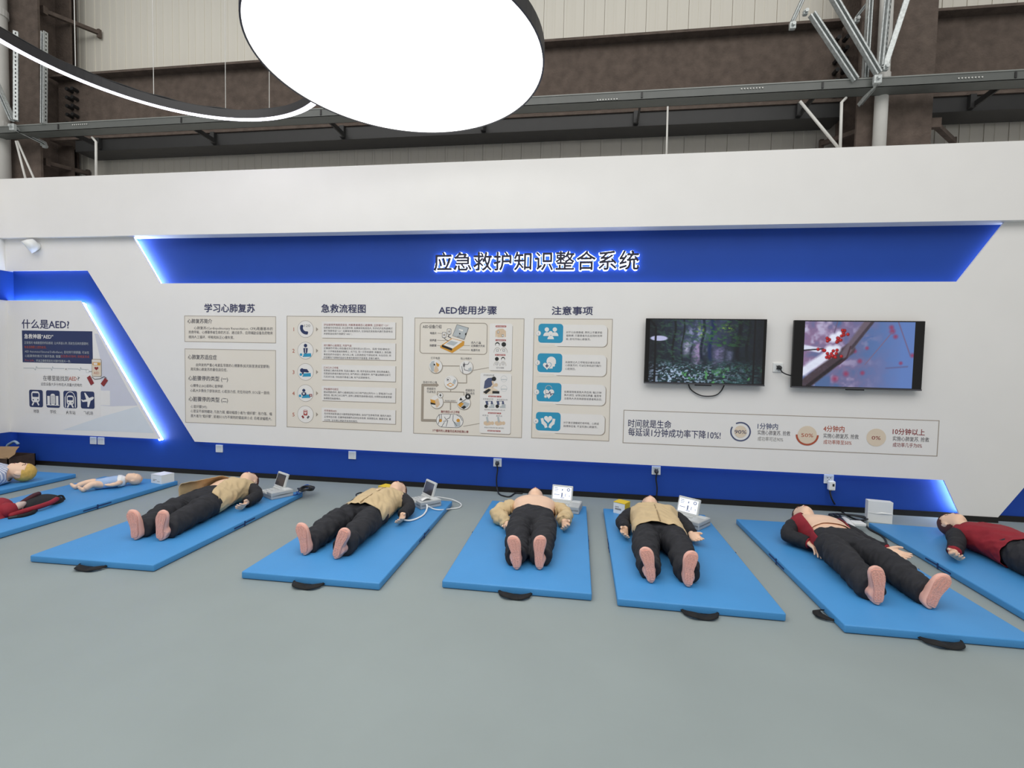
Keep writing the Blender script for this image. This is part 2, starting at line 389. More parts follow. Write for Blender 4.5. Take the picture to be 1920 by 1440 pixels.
# brown stay bars between columns and cladding
def stay(a, b, label):
    t = thing('stay_bar', label, 'bar', a, group='brown stay bars'); d = Vector(b) - Vector(a)
    MB().bar((0, 0, 0), d, .05, .05).build('angle_bar', M_brown, t); MB().box((-.05, -.03, -.05), (.05, .03, .05)).build('end_plate', M_brown, t)
    MB().box((d.x - .02, d.y - .02, d.z - .07), (d.x + .02, d.y + .02, d.z + .05)).build('end_plate', M_brown, t)
stay(W3(80, 20, 5.90), W3(186, 62, 6.38), 'brown stay bar high beside the left column')
stay(W3(85, 305, 5.90), W3(165, 325, 6.38), 'brown stay bar low beside the left column')
stay(W3(1752, 232, 5.80), W3(1788, 266, 6.3), 'brown stay bar low on the right side of the right column')
stay(W3(1632, 238, 5.85), W3(1540, 270, 6.3), 'brown stay bar low on the left side of the right column')

# ------------------------------------------------------------------ lamps
DC, DR, DZ = (-1.285, 3.309), .999, 3.54
t = thing('disc_light', 'huge round white disc lamp hanging over the mats', 'lamp', (DC[0], DC[1], DZ))
n = 96
MB().lathe([(DR - .006, .0), (DR + .006, .0), (DR + .006, .10), (.02, .104), (.02, .03), (DR - .006, .03), (DR - .006, .0)], (0, 0, 0), n, cap=False).build('housing', M_rim, t, False)
MB().lathe([(0.01, .012), (DR - .006, .006), (DR - .006, .016), (0.01, .02)], (0, 0, 0), n).build('diffuser', M_disc, t)
for a in (20, 140, 260):
    x, y = .85*math.cos(R_(a)), .85*math.sin(R_(a)); MB().tube([(x, y, .03), (x*.8, y*.8, 3.2)], .003, 5).build('suspension_wire', M_pipe, t)
k = (4.0 - 1.45)/(3.54 - 1.45)
RC, RR, RZ = (-2.8228*k, 2.8393*k), 1.0768*k, 4.0
t = thing('ring_light', 'thin black ring lamp with glowing white underside at upper left', 'lamp', (RC[0], RC[1], RZ))
rs = []
for i in range(129):
    a = 2*math.pi*i/128; c, s = math.cos(a), math.sin(a)
    rs.append([((RR + dr)*c, (RR + dr)*s, dz) for dr, dz in ((-.033, .0), (-.033, .085), (.033, .085), (.033, .0))])
MB().rings(rs, cap=False).build('housing', M_rim, t)
rs = []
for i in range(129):
    a = 2*math.pi*i/128; c, s = math.cos(a), math.sin(a)
    rs.append([((RR + dr)*c, (RR + dr)*s, dz) for dr, dz in ((-.027, -.004), (-.027, .004), (.027, .004), (.027, -.004))])
MB().rings(rs, cap=False).build('diffuser', M_ring, t)
for a in (134, 106, 85, 160, 40, -20, -80, -140):
    x, y = RR*math.cos(R_(a)), RR*math.sin(R_(a)); MB().tube([(x, y, .08), (x, y, 3.0)], .0035, 5).build('suspension_wire', M_pipe, t)
random.seed(3)
MB().tube(crom([(RR*math.cos(R_(a)), RR*math.sin(R_(a)), .092 + random.random()*.015) for a in range(60, 190, 7)], 4), .009, 6).build('supply_cable', M_cable, t, True)
# emergency spot in the corner
c = wp(68, 462, YW)
t = thing('wall_spotlight', 'small white spotlight on the white wall near the left corner', 'spotlight', tuple(c))
def oriented(d):
    d = Vector(d).normalized(); x = d.cross(Vector((0, 0, 1))).normalized(); z = x.cross(d)
    return Matrix(((x.x, z.x, d.x, 0), (x.y, z.y, d.y, 0), (x.z, z.z, d.z, 0), (0, 0, 0, 1)))
def lathe_dir(prof, M, n=24):
    mb = MB(); rs = [[M @ Vector((r*math.cos(2*math.pi*j/n), r*math.sin(2*math.pi*j/n), z)) for j in range(n)] for r, z in prof]
    return mb.rings(rs)
lathe_dir([(.05, 0), (.05, .02), (.02, .03)], Matrix.Translation((.02, 0, 0)) @ oriented((0, -1, 0))).build('base', M_plastic, t, True)
Ms = Matrix.Translation((.02, -.06, .0)) @ oriented((-.5, -.6, -.55))
lathe_dir([(.02, -.06), (.06, -.05), (.075, .0), (.08, .06), (.07, .06), (.06, .02)], Ms).build('head', M_plastic, t, True)
lathe_dir([(.005, .012), (.062, .02), (.062, .025), (.005, .03)], Ms).build('lens', mat('lens_grey', '#9a9c9c', .2), t, True)
# ------------------------------------------------------------------ print helpers
def glyphs(body, bold=0.0, res=2):
    cu = bpy.data.curves.new('txt', 'FONT'); cu.body = body; cu.size = 1.0; cu.resolution_u = res
    o = bpy.data.objects.new('txt', cu); C.objects.link(o); bpy.context.view_layer.update()
    me = bpy.data.meshes.new_from_object(o.evaluated_get(bpy.context.evaluated_depsgraph_get()))
    n = len(me.vertices); v = np.empty(n*3); me.vertices.foreach_get('co', v); v = v.reshape(-1, 3)
    f = [tuple(p.vertices) for p in me.polygons]
    bpy.data.objects.remove(o); bpy.data.curves.remove(cu); bpy.data.meshes.remove(me)
    if bold and n:          # thicken the strokes with shifted copies
        dirs = [(1, 0), (-1, 0), (0, 1), (0, -1)] if bold < .02 else [(math.cos(k*math.pi/4), math.sin(k*math.pi/4)) for k in range(8)]
        vs, fs = [v], list(f)
        for i, (dx, dy) in enumerate(dirs):
            vs.append(v + np.array((dx*bold, dy*bold, -.06*(i + 1)))); fs += [tuple(j + n*(i + 1) for j in q) for q in f]
        v, f = np.concatenate(vs), fs
    return v, f
LAY = [0]
def ly(Y, lay):
    LAY[0] = (LAY[0] + 1) % 16; return Y - .0007*lay - LAY[0]*.00003
class Board:
    """flat print on the plane y = Y; layout given in pixels of an enlarged crop (ox, oy, scale) of that plane"""
    def __init__(s, ox, oy, sc, Y=YW): s.o = (ox, oy, sc); s.Y = Y
    def P(s, x, y):
        p = wp(s.o[0] + x/s.o[2], s.o[1] + y/s.o[2], s.Y); return (p.x, p.z)
    def text(s, name, lines, m, parent, lay=3, bold=0.0, res=1):
        for x0, y, x1, h, body in lines:
            mb = MB(); v, f = glyphs(body, bold, res)
            if not len(v): continue
            a = s.P(x0, y - h/2); b = s.P(x0, y + h/2); xr = s.P(x1, y)[0]
            hh = a[1] - b[1]; sz = hh/.9; zc = (a[1] + b[1])/2
            lo, hi = v[:, 0].min(), v[:, 0].max(); kx = (xr - a[0])/(hi - lo)
            if len(body) == 1 and body.isdigit(): kx = sz; a = ((a[0] + xr - (hi - lo)*sz)/2, a[1])
            X = a[0] + (v[:, 0] - lo)*kx; Z = zc + (v[:, 1] - .38)*sz
            mb.add([(x, s.Y - .0007*lay - w_*.0012, z) for x, z, w_ in zip(X, Z, v[:, 2])], f); mb.build(name, m, parent)
    def poly(s, name, pts, m, parent, lay=1, world=False):
        q = pts if world else [s.P(*p) for p in pts]
        return MB().flat(q, ly(s.Y, lay)).build(name, m, parent)
    def rect(s, name, x0, y0, x1, y1, m, parent, lay=1, r=0.0, frame=None):
        a = s.P(x0, y0); b = s.P(x1, y1)
        return s.rrect(name, a[0], b[1], b[0], a[1], m, parent, lay, r, frame)
    def rrect(s, name, X0, Z0, X1, Z1, m, parent, lay=1, r=0.0, frame=None):
        def path(i):
            x0, x1, z0, z1 = X0 + i, X1 - i, Z0 + i, Z1 - i; rr = max(r - i, .0005)
            if r <= 0: return [(x0, z0), (x1, z0), (x1, z1), (x0, z1)]
            out = []
            for cx_, cz_, a0 in ((x1 - rr, z0 + rr, -90), (x1 - rr, z1 - rr, 0), (x0 + rr, z1 - rr, 90), (x0 + rr, z0 + rr, 180)):
                for k in range(6): a = R_(a0 + k*18); out.append((cx_ + rr*math.cos(a), cz_ + rr*math.sin(a)))
            return out
        y = ly(s.Y, lay)
        if frame:
            o_, i_ = path(0), path(frame); n = len(o_)
            return MB().add([(p[0], y, p[1]) for p in o_ + i_], [(k, (k+1) % n, (k+1) % n + n, k + n) for k in range(n)]).build(name, m, parent)
        return MB().flat(path(0), y).build(name, m, parent)
    def disc(s, name, x, y, r, m, parent, lay=2, ring=0.0, a0=0, a1=360, ry=None):   # r in crop pixels (vertical), metres kept round
        c = s.P(x, y); R = c[1] - s.P(x, y + r)[1]; yy = ly(s.Y, lay); n = 28
        if ring:
            ang = [R_(a0 + (a1 - a0)*k/n) for k in range(n + 1)]; Ri = R*(1 - ring)
            vs = [(c[0] + R*math.cos(a), yy, c[1] + R*math.sin(a)) for a in ang] + [(c[0] + Ri*math.cos(a), yy, c[1] + Ri*math.sin(a)) for a in ang]
            return MB().add(vs, [(k, k + n + 1, k + n + 2, k + 1) for k in range(n)]).build(name, m, parent)
        ang = [R_(a0 + (a1 - a0)*k/n) for k in range(n + (0 if a1 - a0 == 360 else 1))]
        return MB().flat([(c[0] + R*math.cos(a), c[1] + R*math.sin(a)*(ry or 1)) for a in ang], yy).build(name, m, parent)
    def line(s, name, pts, w, m, parent, lay=2):
        mb = MB(); q = [Vector(s.P(*p)) for p in pts]
        for a, b in zip(q[:-1], q[1:]):
            y = ly(s.Y, lay)
            d = (b - a).normalized(); nn = Vector((-d.y, d.x))*w/2; a2, b2 = a - d*w*.3, b + d*w*.3
            mb.add([(p.x, y, p.y) for p in (a2 - nn, b2 - nn, b2 + nn, a2 + nn)], [(0, 1, 2, 3)])
        return mb.build(name, m, parent)
def heart(b, name, x, y, r, m, parent, lay):
    pts = []
    for k in range(32):
        t_ = 2*math.pi*k/32; hx = 16*math.sin(t_)**3; hy = 13*math.cos(t_) - 5*math.cos(2*t_) - 2*math.cos(3*t_) - math.cos(4*t_)
        pts.append((x + hx*r/16, y - hy*r/16))
    return b.poly(name, pts, m, parent, lay)

# ------------------------------------------------------------------ illuminated title
t = thing('title_sign', 'dark backlit Chinese lettering on the blue title band', 'sign', (0, 0, 0))
a = wp(811, 490, YB - .05); b = wp(1199, 486, YB - .05)
chars = '应急救护知识整合系统'; cw = (b.x - a.x)/10; zc = 2.552
M_let = mat('sign_letter_dark', '#1a1a30', 0.4, .03)
M_halo = mat('sign_halo_light', '#ffffff', 0.5, 0, emit=5.0, ecol='#d6deff')
for i, ch in enumerate(chars):
    v, f = glyphs(ch, .016, 3); v2, f2 = glyphs(ch, .042, 1); h = .215; x0 = a.x + i*cw + .012
    for vv, ff, nm, y0, y1, m, par in ((v, f, 'letter', YB - .055, YB - .040, M_let, t), (v2, f2, 'back_light', YB - .030, YB - .010, M_halo, None)):
        me = bpy.data.meshes.new(nm); me.from_pydata([(x0 + p[0]*h, y0 - p[2]*.004, zc + (p[1] - .38)*h) for p in vv], [], ff)
        bm = bmesh.new(); bm.from_mesh(me)
        bmesh.ops.recalc_face_normals(bm, faces=bm.faces)
        r_ = bmesh.ops.extrude_face_region(bm, geom=list(bm.faces))
        bmesh.ops.translate(bm, vec=(0, y1 - y0, 0), verts=[e for e in r_['geom'] if isinstance(e, bmesh.types.BMVert)])
        bm.to_mesh(me); bm.free()
        o = obj(nm, me, m, t if par else last)
        if par: last = o

# ------------------------------------------------------------------ wall posters
def poster(name, label, b, x0, y0, x1, y1, border=True, m=M_beige):
    p0, p1 = b.P(x0, y0), b.P(x1, y1)
    t = thing(name, label, 'poster', (0, 0, 0))
    MB().box((p0[0], b.Y - .0006, p1[1]), (p1[0], b.Y - .0001, p0[1])).build('sheet', m, t)
    if border: b.rrect('border_line', p0[0], p1[1], p1[0], p0[1], M_line, t, 2, 0, .006)
    return t
b5 = Board(320, 540, 4.3636)
t = poster('poster', 'beige wall poster on learning resuscitation, topmost short text box', b5, 112, 226, 862, 452)
b5.text('heading_text', [(276, 163, 690, 66, '学习心肺复苏')], M_navy, t, 3, .02, 2)
b5.text('subheading_text', [(138, 270, 340, 36, '心肺复苏简介')], M_ink, t, 3, .012)
b5.text('body_text', [(192, 326, 836, 25, '心肺复苏(Cardiopulmonary Resuscitation, CPR)是最基本的'), (148, 360, 836, 25, '抢救呼吸、心搏骤停者生命的方法。通过徒手、应用辅助设备及药物来'), (148, 400, 520, 25, '维持人工循环、呼吸和纠正心律失常。')], M_ink, t)
t = poster('poster', 'beige wall poster on resuscitation indications, tall text box at the left', b5, 115, 495, 862, 1132)
b5.text('subheading_text', [(142, 563, 378, 38, '心肺复苏适应症'), (145, 736, 470, 38, '心脏骤停的类型 (一)'), (148, 906, 470, 38, '心脏骤停的类型 (二)')], M_ink, t, 3, .012)
b5.text('body_text', [(208, 628, 810, 25, '由突发的严重心电紊乱导致的心搏骤停(如无脉室速或室颤等)'), (164, 663, 465, 25, '是实施心肺复苏的最佳适应症。'), (162, 797, 432, 25, '心搏停止(AS)或称心室停顿:'), (162, 837, 812, 25, '心肌大多数处于舒张状态, 心肌张力低, 无任何动作, ECG呈一直线;'), (165, 968, 300, 25, '心室纤颤(VF):'), (165, 1005, 830, 25, '心室呈不规则蠕动, 凡张力弱, 蠕动幅度小者为“细纤颤”, 张力强、幅'), (165, 1044, 830, 25, '度大者为“粗纤颤”, 前者ECG为不规则的锯齿状小点, 后者波幅粗大。')], M_ink, t)
t = poster('poster', 'beige wall poster showing the first aid flow in five numbered steps', b5, 950, 228, 1890, 1178)
b5.text('heading_text', [(1232, 167, 1596, 66, '急救流程图')], M_navy, t, 3, .02, 2)
b2 = Board(540, 600, 6.545)
steps = [(112, [(440, 58, 1240, '评估现场环境是否安全, 判断患者是否心脏骤停, 立即拨打“120”'), (440, 95, 1285, '如患者无任何反应, 应立即呼救, 如果现场有其他人, 将手机开启免提模式'), (440, 132, 1285, '拨打急救电话“120”; 如果现场有其他人, 应该指定其他某人拨打急救电话'), (440, 168, 790, '并获取自动体外除颤仪“AED”。')]),
 (375, [(440, 310, 780, '进行胸外心脏按压, 开放气道'), (440, 345, 1265, '正确操作可使心排血量达到正常时的25%至30%。采用“仰卧硬地法”,'), (440, 383, 1265, '放一只手掌放患者的胸骨上, 向下压, 另一只手的掌根, 相叠其上, 放在胸'), (440, 421, 1265, '骨前段的中线部分, 用力向上推, 让肌肉放松下颌抬起来, 头往后仰, 同'), (440, 459, 1130, '时双臂与下颌角的连线与患者的躯体的平面垂直, 即鼻孔朝天。')]),
 (637, [(440, 583, 620, '口对口人工呼吸'), (440, 618, 1255, '若患者口鼻内有异物, 将其头偏向一侧, 用手指取出异物, 捏住患者鼻孔,'), (440, 655, 1260, '双唇紧贴患者的嘴完全包住, 吹气两次入患者肺中, 吹气量以胸廓出现可'), (440, 695, 1010, '见起伏为准, 然后放开患者口鼻, 吹气后观察情况。')]),
 (897, [(440, 846, 620, '开始循环与按压'), (440, 882, 1278, '施以救助员时, 胸外心脏按压和口对口吹气的比例为30: 2, 即每进行30次'), (440, 920, 1275, '按压后, 做2次口对口吹气, 这样心肺复苏连续做5组后, 对照检查患者颈部'), (440, 960, 650, '脉搏是否恢复搏动。')]),
 (1157, [(445, 1112, 600, '尽早使用AED'), (445, 1147, 1265, '及时有效能够通过大脑停放停留的搏动, 自动产生停电节律, 维持人体的'), (445, 1186, 1265, '正常排血功能, 且最早被除颤先后的生存效果, 如观察左右, 重要支持, 最'), (445, 1228, 860, '大好势, 这也是让救助员有效的施压。')])]
for i, (cy, ls) in enumerate(steps):
    b2.rect('text_card_shadow', 425, ls[0][1] - 34, 1326, cy + 128, M_line, t, 1.5)
    b2.rect('text_card', 415, ls[0][1] - 38, 1318, cy + 120, M_card, t, 2)
    b2.disc('badge_ring', 216, cy, 106, M_line, t, 2); b2.disc('badge', 216, cy, 102, M_card, t, 3)
    b2.poly('arrow', [(345, cy - 24), (372, cy + 2), (345, cy + 28)], M_line, t, 2)
    b2.text('step_number', [(50 if i else 58, cy, 86, 58, str(i + 1))], M_orink, t, 3, .004, 3)
    b2.text('red_text', [(ls[0][0], ls[0][1], ls[0][2], 26, ls[0][3])], M_redink, t, 4)
    b2.text('body_text', [(a_, y_, c_, 25, s_) for a_, y_, c_, s_ in ls[1:]], M_ink, t, 4)
def handset(b, x, y, s, par, lay):
    pts = []
    for k in range(13): a = R_(160 + k*9.5); pts.append((x + s*1.0*math.cos(a) + s*.55, y - s*1.0*math.sin(a) - s*.45))
    b.line('phone_icon', pts, .036, M_slate if False else M_navybg, par, lay)
    b.disc('phone_icon', pts[0][0] + 4, pts[0][1], s*.27, M_navybg, par, lay); b.disc('phone_icon', pts[-1][0], pts[-1][1] - 4, s*.27, M_navybg, par, lay)
handset(b2, 195, 125, 62, t, 4)
b2.text('phone_text', [(203, 68, 274, 38, '120')], M_ink, t, 4, 0, 2)
def lying(b, x, y, par):
    b.disc('patient_icon', x, y, 17, M_cyan, par, 4); b.line('patient_icon', [(x + 38, y + 2), (x + 115, y - 2)], .028, M_cyan, par, 4); b.line('patient_icon', [(x + 25, y + 20), (x + 120, y + 18)], .014, M_cyan, par, 4)
lying(b2, 162, 425, t); b2.disc('helper_icon', 217, 314, 22, M_navybg, t, 5); b2.poly('helper_icon', [(190, 345), (244, 345), (238, 400), (222, 415), (210, 415), (196, 400)], M_navybg, t, 5); b2.line('helper_icon', [(217, 352), (217, 405)], .007, M_card, t, 6)
lying(b2, 158, 668, t); b2.disc('helper_icon', 174, 618, 26, M_navybg, t, 5); b2.poly('helper_icon', [(190, 600), (235, 603), (262, 640), (240, 645), (200, 638), (185, 668), (172, 660)], M_navybg, t, 5)
lying(b2, 150, 930, t); b2.disc('helper_icon', 196, 864, 20, M_navybg, t, 5); b2.poly('helper_icon', [(172, 888), (222, 888), (228, 915), (205, 928), (185, 928), (166, 912)], M_navybg, t, 5); heart(b2, 'heart_icon', 196, 905, 14, M_card, t, 6); b2.rect('device_icon', 262, 908, 298, 940, M_redink, t, 4); b2.rect('device_icon', 274, 917, 290, 931, M_card, t, 5)
b2.rect('device_icon', 192, 1102, 240, 1172, M_salmon, t, 4, .01); b2.rect('device_icon', 198, 1108, 234, 1118, M_card, t, 5); heart(b2, 'heart_icon', 216, 1140, 15, M_card, t, 5); b2.line('pad_icon', [(178, 1180), (190, 1198)], .022, M_redink, t, 4); b2.line('pad_icon', [(242, 1200), (256, 1184)], .022, M_ink, t, 4)

b3 = Board(770, 590, 6.0)
t = poster('poster', 'beige wall poster of illustrated defibrillator steps with arrows', b3, 45, 33, 1250, 1388)
b5h = Board(750, 540, 4.3636)
b5h.text('heading_text', [(317, 180, 792, 66, 'AED使用步骤')], M_navy, t, 3, .02, 2)
b3.rect('device_frame', 104, 86, 860, 452, M_line, t, 2, .04, .008)
b3.text('device_text', [(136, 133, 348, 40, 'AED设备介绍')], M_ink, t, 3, .01)
b3.text('part_text', [(220, 208, 292, 27, '电极片'), (216, 288, 290, 27, '扬声器'), (216, 346, 290, 27, '除颤键'), (680, 314, 792, 27, '成人/儿童'), (680, 350, 834, 27, '切换模式开关'), (680, 399, 780, 27, '电源开关')], M_ink, t, 3, .01)
b3.line('leader_line', [(305, 208), (350, 212)], .005, M_line, t); b3.line('leader_line', [(300, 288), (390, 290)], .005, M_line, t); b3.line('leader_line', [(300, 347), (340, 350)], .005, M_line, t); b3.line('leader_line', [(600, 347), (665, 348)], .005, M_line, t); b3.line('leader_line', [(550, 396), (665, 398)], .005, M_line, t)
b3.poly('device_base', [(333, 352), (462, 266), (606, 300), (600, 345), (468, 432), (333, 372)], M_gold, t, 3)
b3.poly('device_top', [(365, 345), (468, 272), (585, 302), (470, 385)], M_card, t, 4); b3.poly('device_screen', [(400, 328), (452, 292), (535, 312), (485, 350)], M_pgrey, t, 5); b3.line('device_handle', [(360, 352), (460, 390)], .025, M_dark, t, 5)
b3.poly('device_lid', [(470, 238), (520, 108), (655, 148), (605, 282)], M_ink, t, 3); b3.poly('device_lid', [(475, 237), (523, 114), (648, 151), (602, 276)], M_pgrey, t, 4); b3.poly('lid_label', [(540, 172), (548, 160), (592, 172), (586, 190)], M_card, t, 5); b3.text('lid_text', [(524, 245, 562, 22, 'AED')], M_ink, t, 5); b3.poly('lid_mark', [(612, 212), (628, 202), (628, 228), (612, 232)], M_dark, t, 5); b3.disc('lid_mark', 553, 214, 9, M_dark, t, 5)
for x_, y_ in ((354, 196), (410, 158)):
    b3.rect('electrode_pad', x_, y_, x_ + 46, y_ + 64, M_ink, t, 3, .008); b3.rect('electrode_pad', x_ + 5, y_ + 5, x_ + 41, y_ + 59, M_card, t, 4, .006); b3.rect('electrode_pad', x_ + 15, y_ + 20, x_ + 32, y_ + 45, M_line, t, 5)
b3.line('pad_wire', [(376, 262), (400, 285), (430, 295)], .007, M_ink, t, 4); b3.line('pad_wire', [(440, 220), (420, 245), (455, 262)], .007, M_ink, t, 4)
b3.text('stage_text', [(228, 487, 328, 26, '打开电源'), (563, 492, 688, 26, '贴上电极片'), (142, 758, 296, 26, '自动分析心律'), (182, 832, 282, 28, '根据提示'), (182, 866, 282, 28, '可以电击'), (618, 850, 720, 28, '根据提示'), (618, 884, 720, 28, '禁止电击')], M_ink, t, 3)
b3.text('tiny_text', [(386, 968, 510, 18, '电击后立即进行')], M_ink, t, 3)
b3.text('red_text', [(342, 1090, 552, 28, '胸外按压+人工呼吸'), (248, 1302, 650, 28, '5个循环的心肺复苏后再次检测心律')], M_redink, t, 3, .012)
b3.line('flow_line', [(360, 576), (548, 578)], .009, M_line, t); b3.line('flow_line', [(630, 680), (630, 768), (530, 768)], .009, M_line, t); b3.line('flow_line', [(450, 838), (450, 868)], .009, M_line, t); b3.line('flow_line', [(300, 905), (300, 866), (600, 872), (600, 905)], .009, M_line, t); b3.line('flow_line', [(365, 985), (520, 988)], .009, M_line, t); b3.line('flow_line', [(448, 990), (448, 1068)], .012, M_line, t)
b3.line('loop_arrow', [(296, 1192), (130, 1188), (136, 792), (290, 792)], .03, M_line, t); b3.poly('loop_arrow', [(290, 768), (320, 792), (290, 816)], M_line, t, 2)
for i, (x_, y_, r_) in enumerate(((282, 580, 78), (626, 592, 78), (452, 760, 78), (294, 980, 76), (598, 990, 78))):
    b3.disc('stage_ring', x_ + 3, y_ + 5, r_ + 2, M_line, t, 3); b3.disc('stage_picture', x_, y_, r_ - 3, M_card, t, 4)
b3.poly('power_picture', [(215, 560), (240, 525), (268, 520), (262, 640), (235, 640)], M_pgrey, t, 5); b3.poly('power_picture', [(285, 535), (325, 560), (312, 590), (290, 570)], M_gold, t, 5); b3.poly('power_picture', [(262, 640), (275, 570), (300, 580), (318, 630), (290, 655)], M_skinp, t, 5); b3.disc('power_picture', 268, 562, 10, M_dark, t, 6)
b3.line('chest_picture', [(600, 535), (610, 560), (645, 560), (660, 535)], .006, M_ink, t, 5); b3.rect('chest_picture', 590, 550, 612, 585, M_ink, t, 5); b3.line('chest_picture', [(600, 585), (605, 620), (660, 635)], .006, M_ink, t, 5); b3.poly('chest_picture', [(645, 610), (680, 590), (692, 630), (660, 640)], M_pgrey, t, 5); b3.line('chest_picture', [(575, 580), (590, 660)], .006, M_ink, t, 5)
b3.poly('case_picture', [(405, 790), (445, 765), (492, 790), (450, 815)], M_gold, t, 5); b3.poly('case_picture', [(420, 790), (446, 775), (478, 790), (450, 805)], M_card, t, 6); b3.poly('case_picture', [(470, 770), (490, 725), (515, 735), (498, 785)], M_pgrey, t, 5); b3.disc('case_picture', 425, 730, 24, M_line, t, 5, .12); b3.disc('case_picture', 420, 732, 10, M_ink, t, 5)
b3.poly('shock_picture', [(222, 950), (280, 965), (282, 1010), (230, 1005)], M_gold, t, 5); b3.poly('shock_picture', [(222, 985), (280, 1000), (280, 1015), (230, 1008)], M_dark, t, 6); b3.poly('shock_picture', [(275, 960), (310, 940), (330, 1010), (300, 1045), (285, 1040)], M_skinp, t, 6)
for x_, y_, dk in ((336, 906, 0), (645, 920, 1)):
    b3.disc('bolt_badge', x_, y_, 32, M_line if not dk else M_dark, t, 7); b3.disc('bolt_badge', x_, y_, 28, M_dark if dk else M_card, t, 8); b3.poly('bolt_icon', [(x_ + 4, y_ - 22), (x_ - 14, y_ + 4), (x_ - 2, y_ + 4), (x_ - 6, y_ + 22), (x_ + 14, y_ - 5), (x_ + 2, y_ - 5)], M_card if dk else M_dark, t, 9)
b3.poly('alarm_picture', [(548, 962), (585, 962), (566, 930)], M_dark, t, 6); b3.poly('alarm_picture', [(530, 1010), (600, 975), (665, 1000), (640, 1040), (580, 1045)], M_pgrey, t, 5); b3.poly('alarm_picture', [(530, 1010), (570, 985), (600, 1000), (560, 1045)], M_gold, t, 6); b3.poly('alarm_picture', [(565, 1045), (605, 1020), (628, 1040), (600, 1062)], M_dark, t, 6); b3.line('alarm_picture', [(545, 1000), (625, 950)], .006, M_dark, t, 6)
b3.rect('compression_frame', 288, 1112, 592, 1276, M_ink, t, 3, .075); b3.rect('compression_picture', 293, 1117, 587, 1271, M_card, t, 4, .07)
for p_ in ([(320, 1120), (330, 1180), (310, 1230)], [(345, 1120), (350, 1180)], [(380, 1150), (400, 1180), (440, 1160), (450, 1125)], [(370, 1200), (420, 1190), (400, 1255)], [(480, 1130), (475, 1190), (520, 1250)], [(350, 1260), (380, 1210)], [(520, 1130), (560, 1150), (580, 1190)]): b3.line('compression_picture', p_, .006, M_ink, t, 5)
b3.disc('compression_picture', 336, 1190, 18, M_gold, t, 5); b3.disc('compression_picture', 535, 1190, 20, M_gold, t, 5)
b3.poly('compression_picture', [(480, 1200), (520, 1215), (560, 1200), (560, 1255), (500, 1265)], M_pgrey, t, 5)
for (x0, y0, x1, y1) in ((890, 100, 1135, 632), (785, 655, 1122, 1345)):
    b3.rect('side_card_shadow', x0 + 8, y0 + 14, x1 + 4, y1 + 8, M_line, t, 2, .02); b3.rect('side_card', x0, y0, x1, y1, M_card, t, 3, .02)
b3.line('leader_line', [(706, 626), (885, 595)], .006, M_line, t); b3.line('leader_line', [(594, 1256), (785, 1222)], .006, M_line, t)
for x0, x1, y_, s_ in ((956, 1076, 132, '成人电极片位置'), (954, 1072, 288, '儿童电极片位置'), (950, 1066, 454, '婴儿电极片位置'), (874, 1020, 920, '胸外按压第一步'), (870, 1018, 1108, '胸外按压第二步'), (864, 1012, 1308, '胸外按压第三步')):
    b3.rect('red_pill', x0, y_ - 11, x1, y_ + 11, M_salmon, t, 4, .008); b3.text('pill_text', [(x0 + 10, y_, x1 - 10, 15, s_)], M_card, t, 5)
b3.poly('torso_picture', [(955, 185), (985, 160), (1040, 158), (1072, 185), (1072, 250), (1055, 255), (1052, 205), (1045, 255), (975, 255), (972, 205), (968, 252), (955, 250)], M_skinp, t, 4)
for x_, y_ in ((975, 182), (1026, 222)): b3.rect('pad_picture', x_, y_, x_ + 20, y_ + 28, M_ink, t, 5); b3.rect('pad_picture', x_ + 4, y_ + 4, x_ + 16, y_ + 24, M_card, t, 6)
for (x_, y_, hair) in ((976, 335, 0), (1048, 335, 1), (970, 498, 1), (1040, 498, 0)):
    s_ = 1 if y_ < 400 else .85
    b3.disc('child_hair', x_, y_, 26*s_, M_dark, t, 4)
    if not hair: b3.disc('child_face', x_, y_ + 8*s_, 20*s_, M_card, t, 5)
    b3.disc('child_body', x_, y_ + 92*s_, 42*s_, M_line, t, 4, 0, 0, 180, 1.4); b3.disc('child_body', x_, y_ + 92*s_, 38*s_, M_card, t, 5, 0, 0, 180, 1.4); b3.rect('pad_picture', x_ - 13, y_ + 52*s_, x_ + 13, y_ + 80*s_, M_ink, t, 6, .004); b3.rect('pad_picture', x_ - 9, y_ + 56*s_, x_ + 9, y_ + 76*s_, M_card, t, 7, .004)
b3.text('tiny_text', [(964, 597, 1048, 20, '贴片示意图'), (820, 680, 940, 20, '定位按压的位置'), (815, 948, 930, 18, '双手按压示范'), (970, 955, 1090, 18, '单手按压示范'), (830, 1068, 1060, 14, '按压深度至少5厘米频率每分钟100至120次'), (808, 1132, 876, 18, '双手法'), (962, 1138, 1030, 18, '单手法'), (830, 1268, 1050, 14, '两指法与环抱法用于婴儿胸外按压')], M_ink, t, 4)
b3.disc('rescuer_picture', 938, 722, 25, M_dark, t, 5); b3.poly('rescuer_picture', [(835, 745), (870, 712), (920, 708), (930, 770), (895, 820), (850, 830), (822, 830)], M_slate, t, 4); b3.poly('rescuer_picture', [(815, 890), (850, 830), (905, 810), (985, 850), (925, 895)], M_cream, t, 5); b3.poly('rescuer_picture', [(815, 870), (880, 832), (905, 845), (850, 892)], M_dark, t, 6); b3.rect('rescuer_picture', 920, 858, 998, 888, M_dark, t, 6); b3.disc('rescuer_picture', 962, 790, 20, M_skinp, t, 6); b3.line('rescuer_picture', [(920, 750), (935, 800), (915, 815)], .018, M_skinp, t, 6)
for y_ in (722, 830):
    b3.disc('chest_outline', 1050, y_, 36, M_pgrey, t, 4, .08); b3.line('chest_outline', [(1020, y_ + 8), (1080, y_ + 8)], .008, M_pgrey, t, 4)
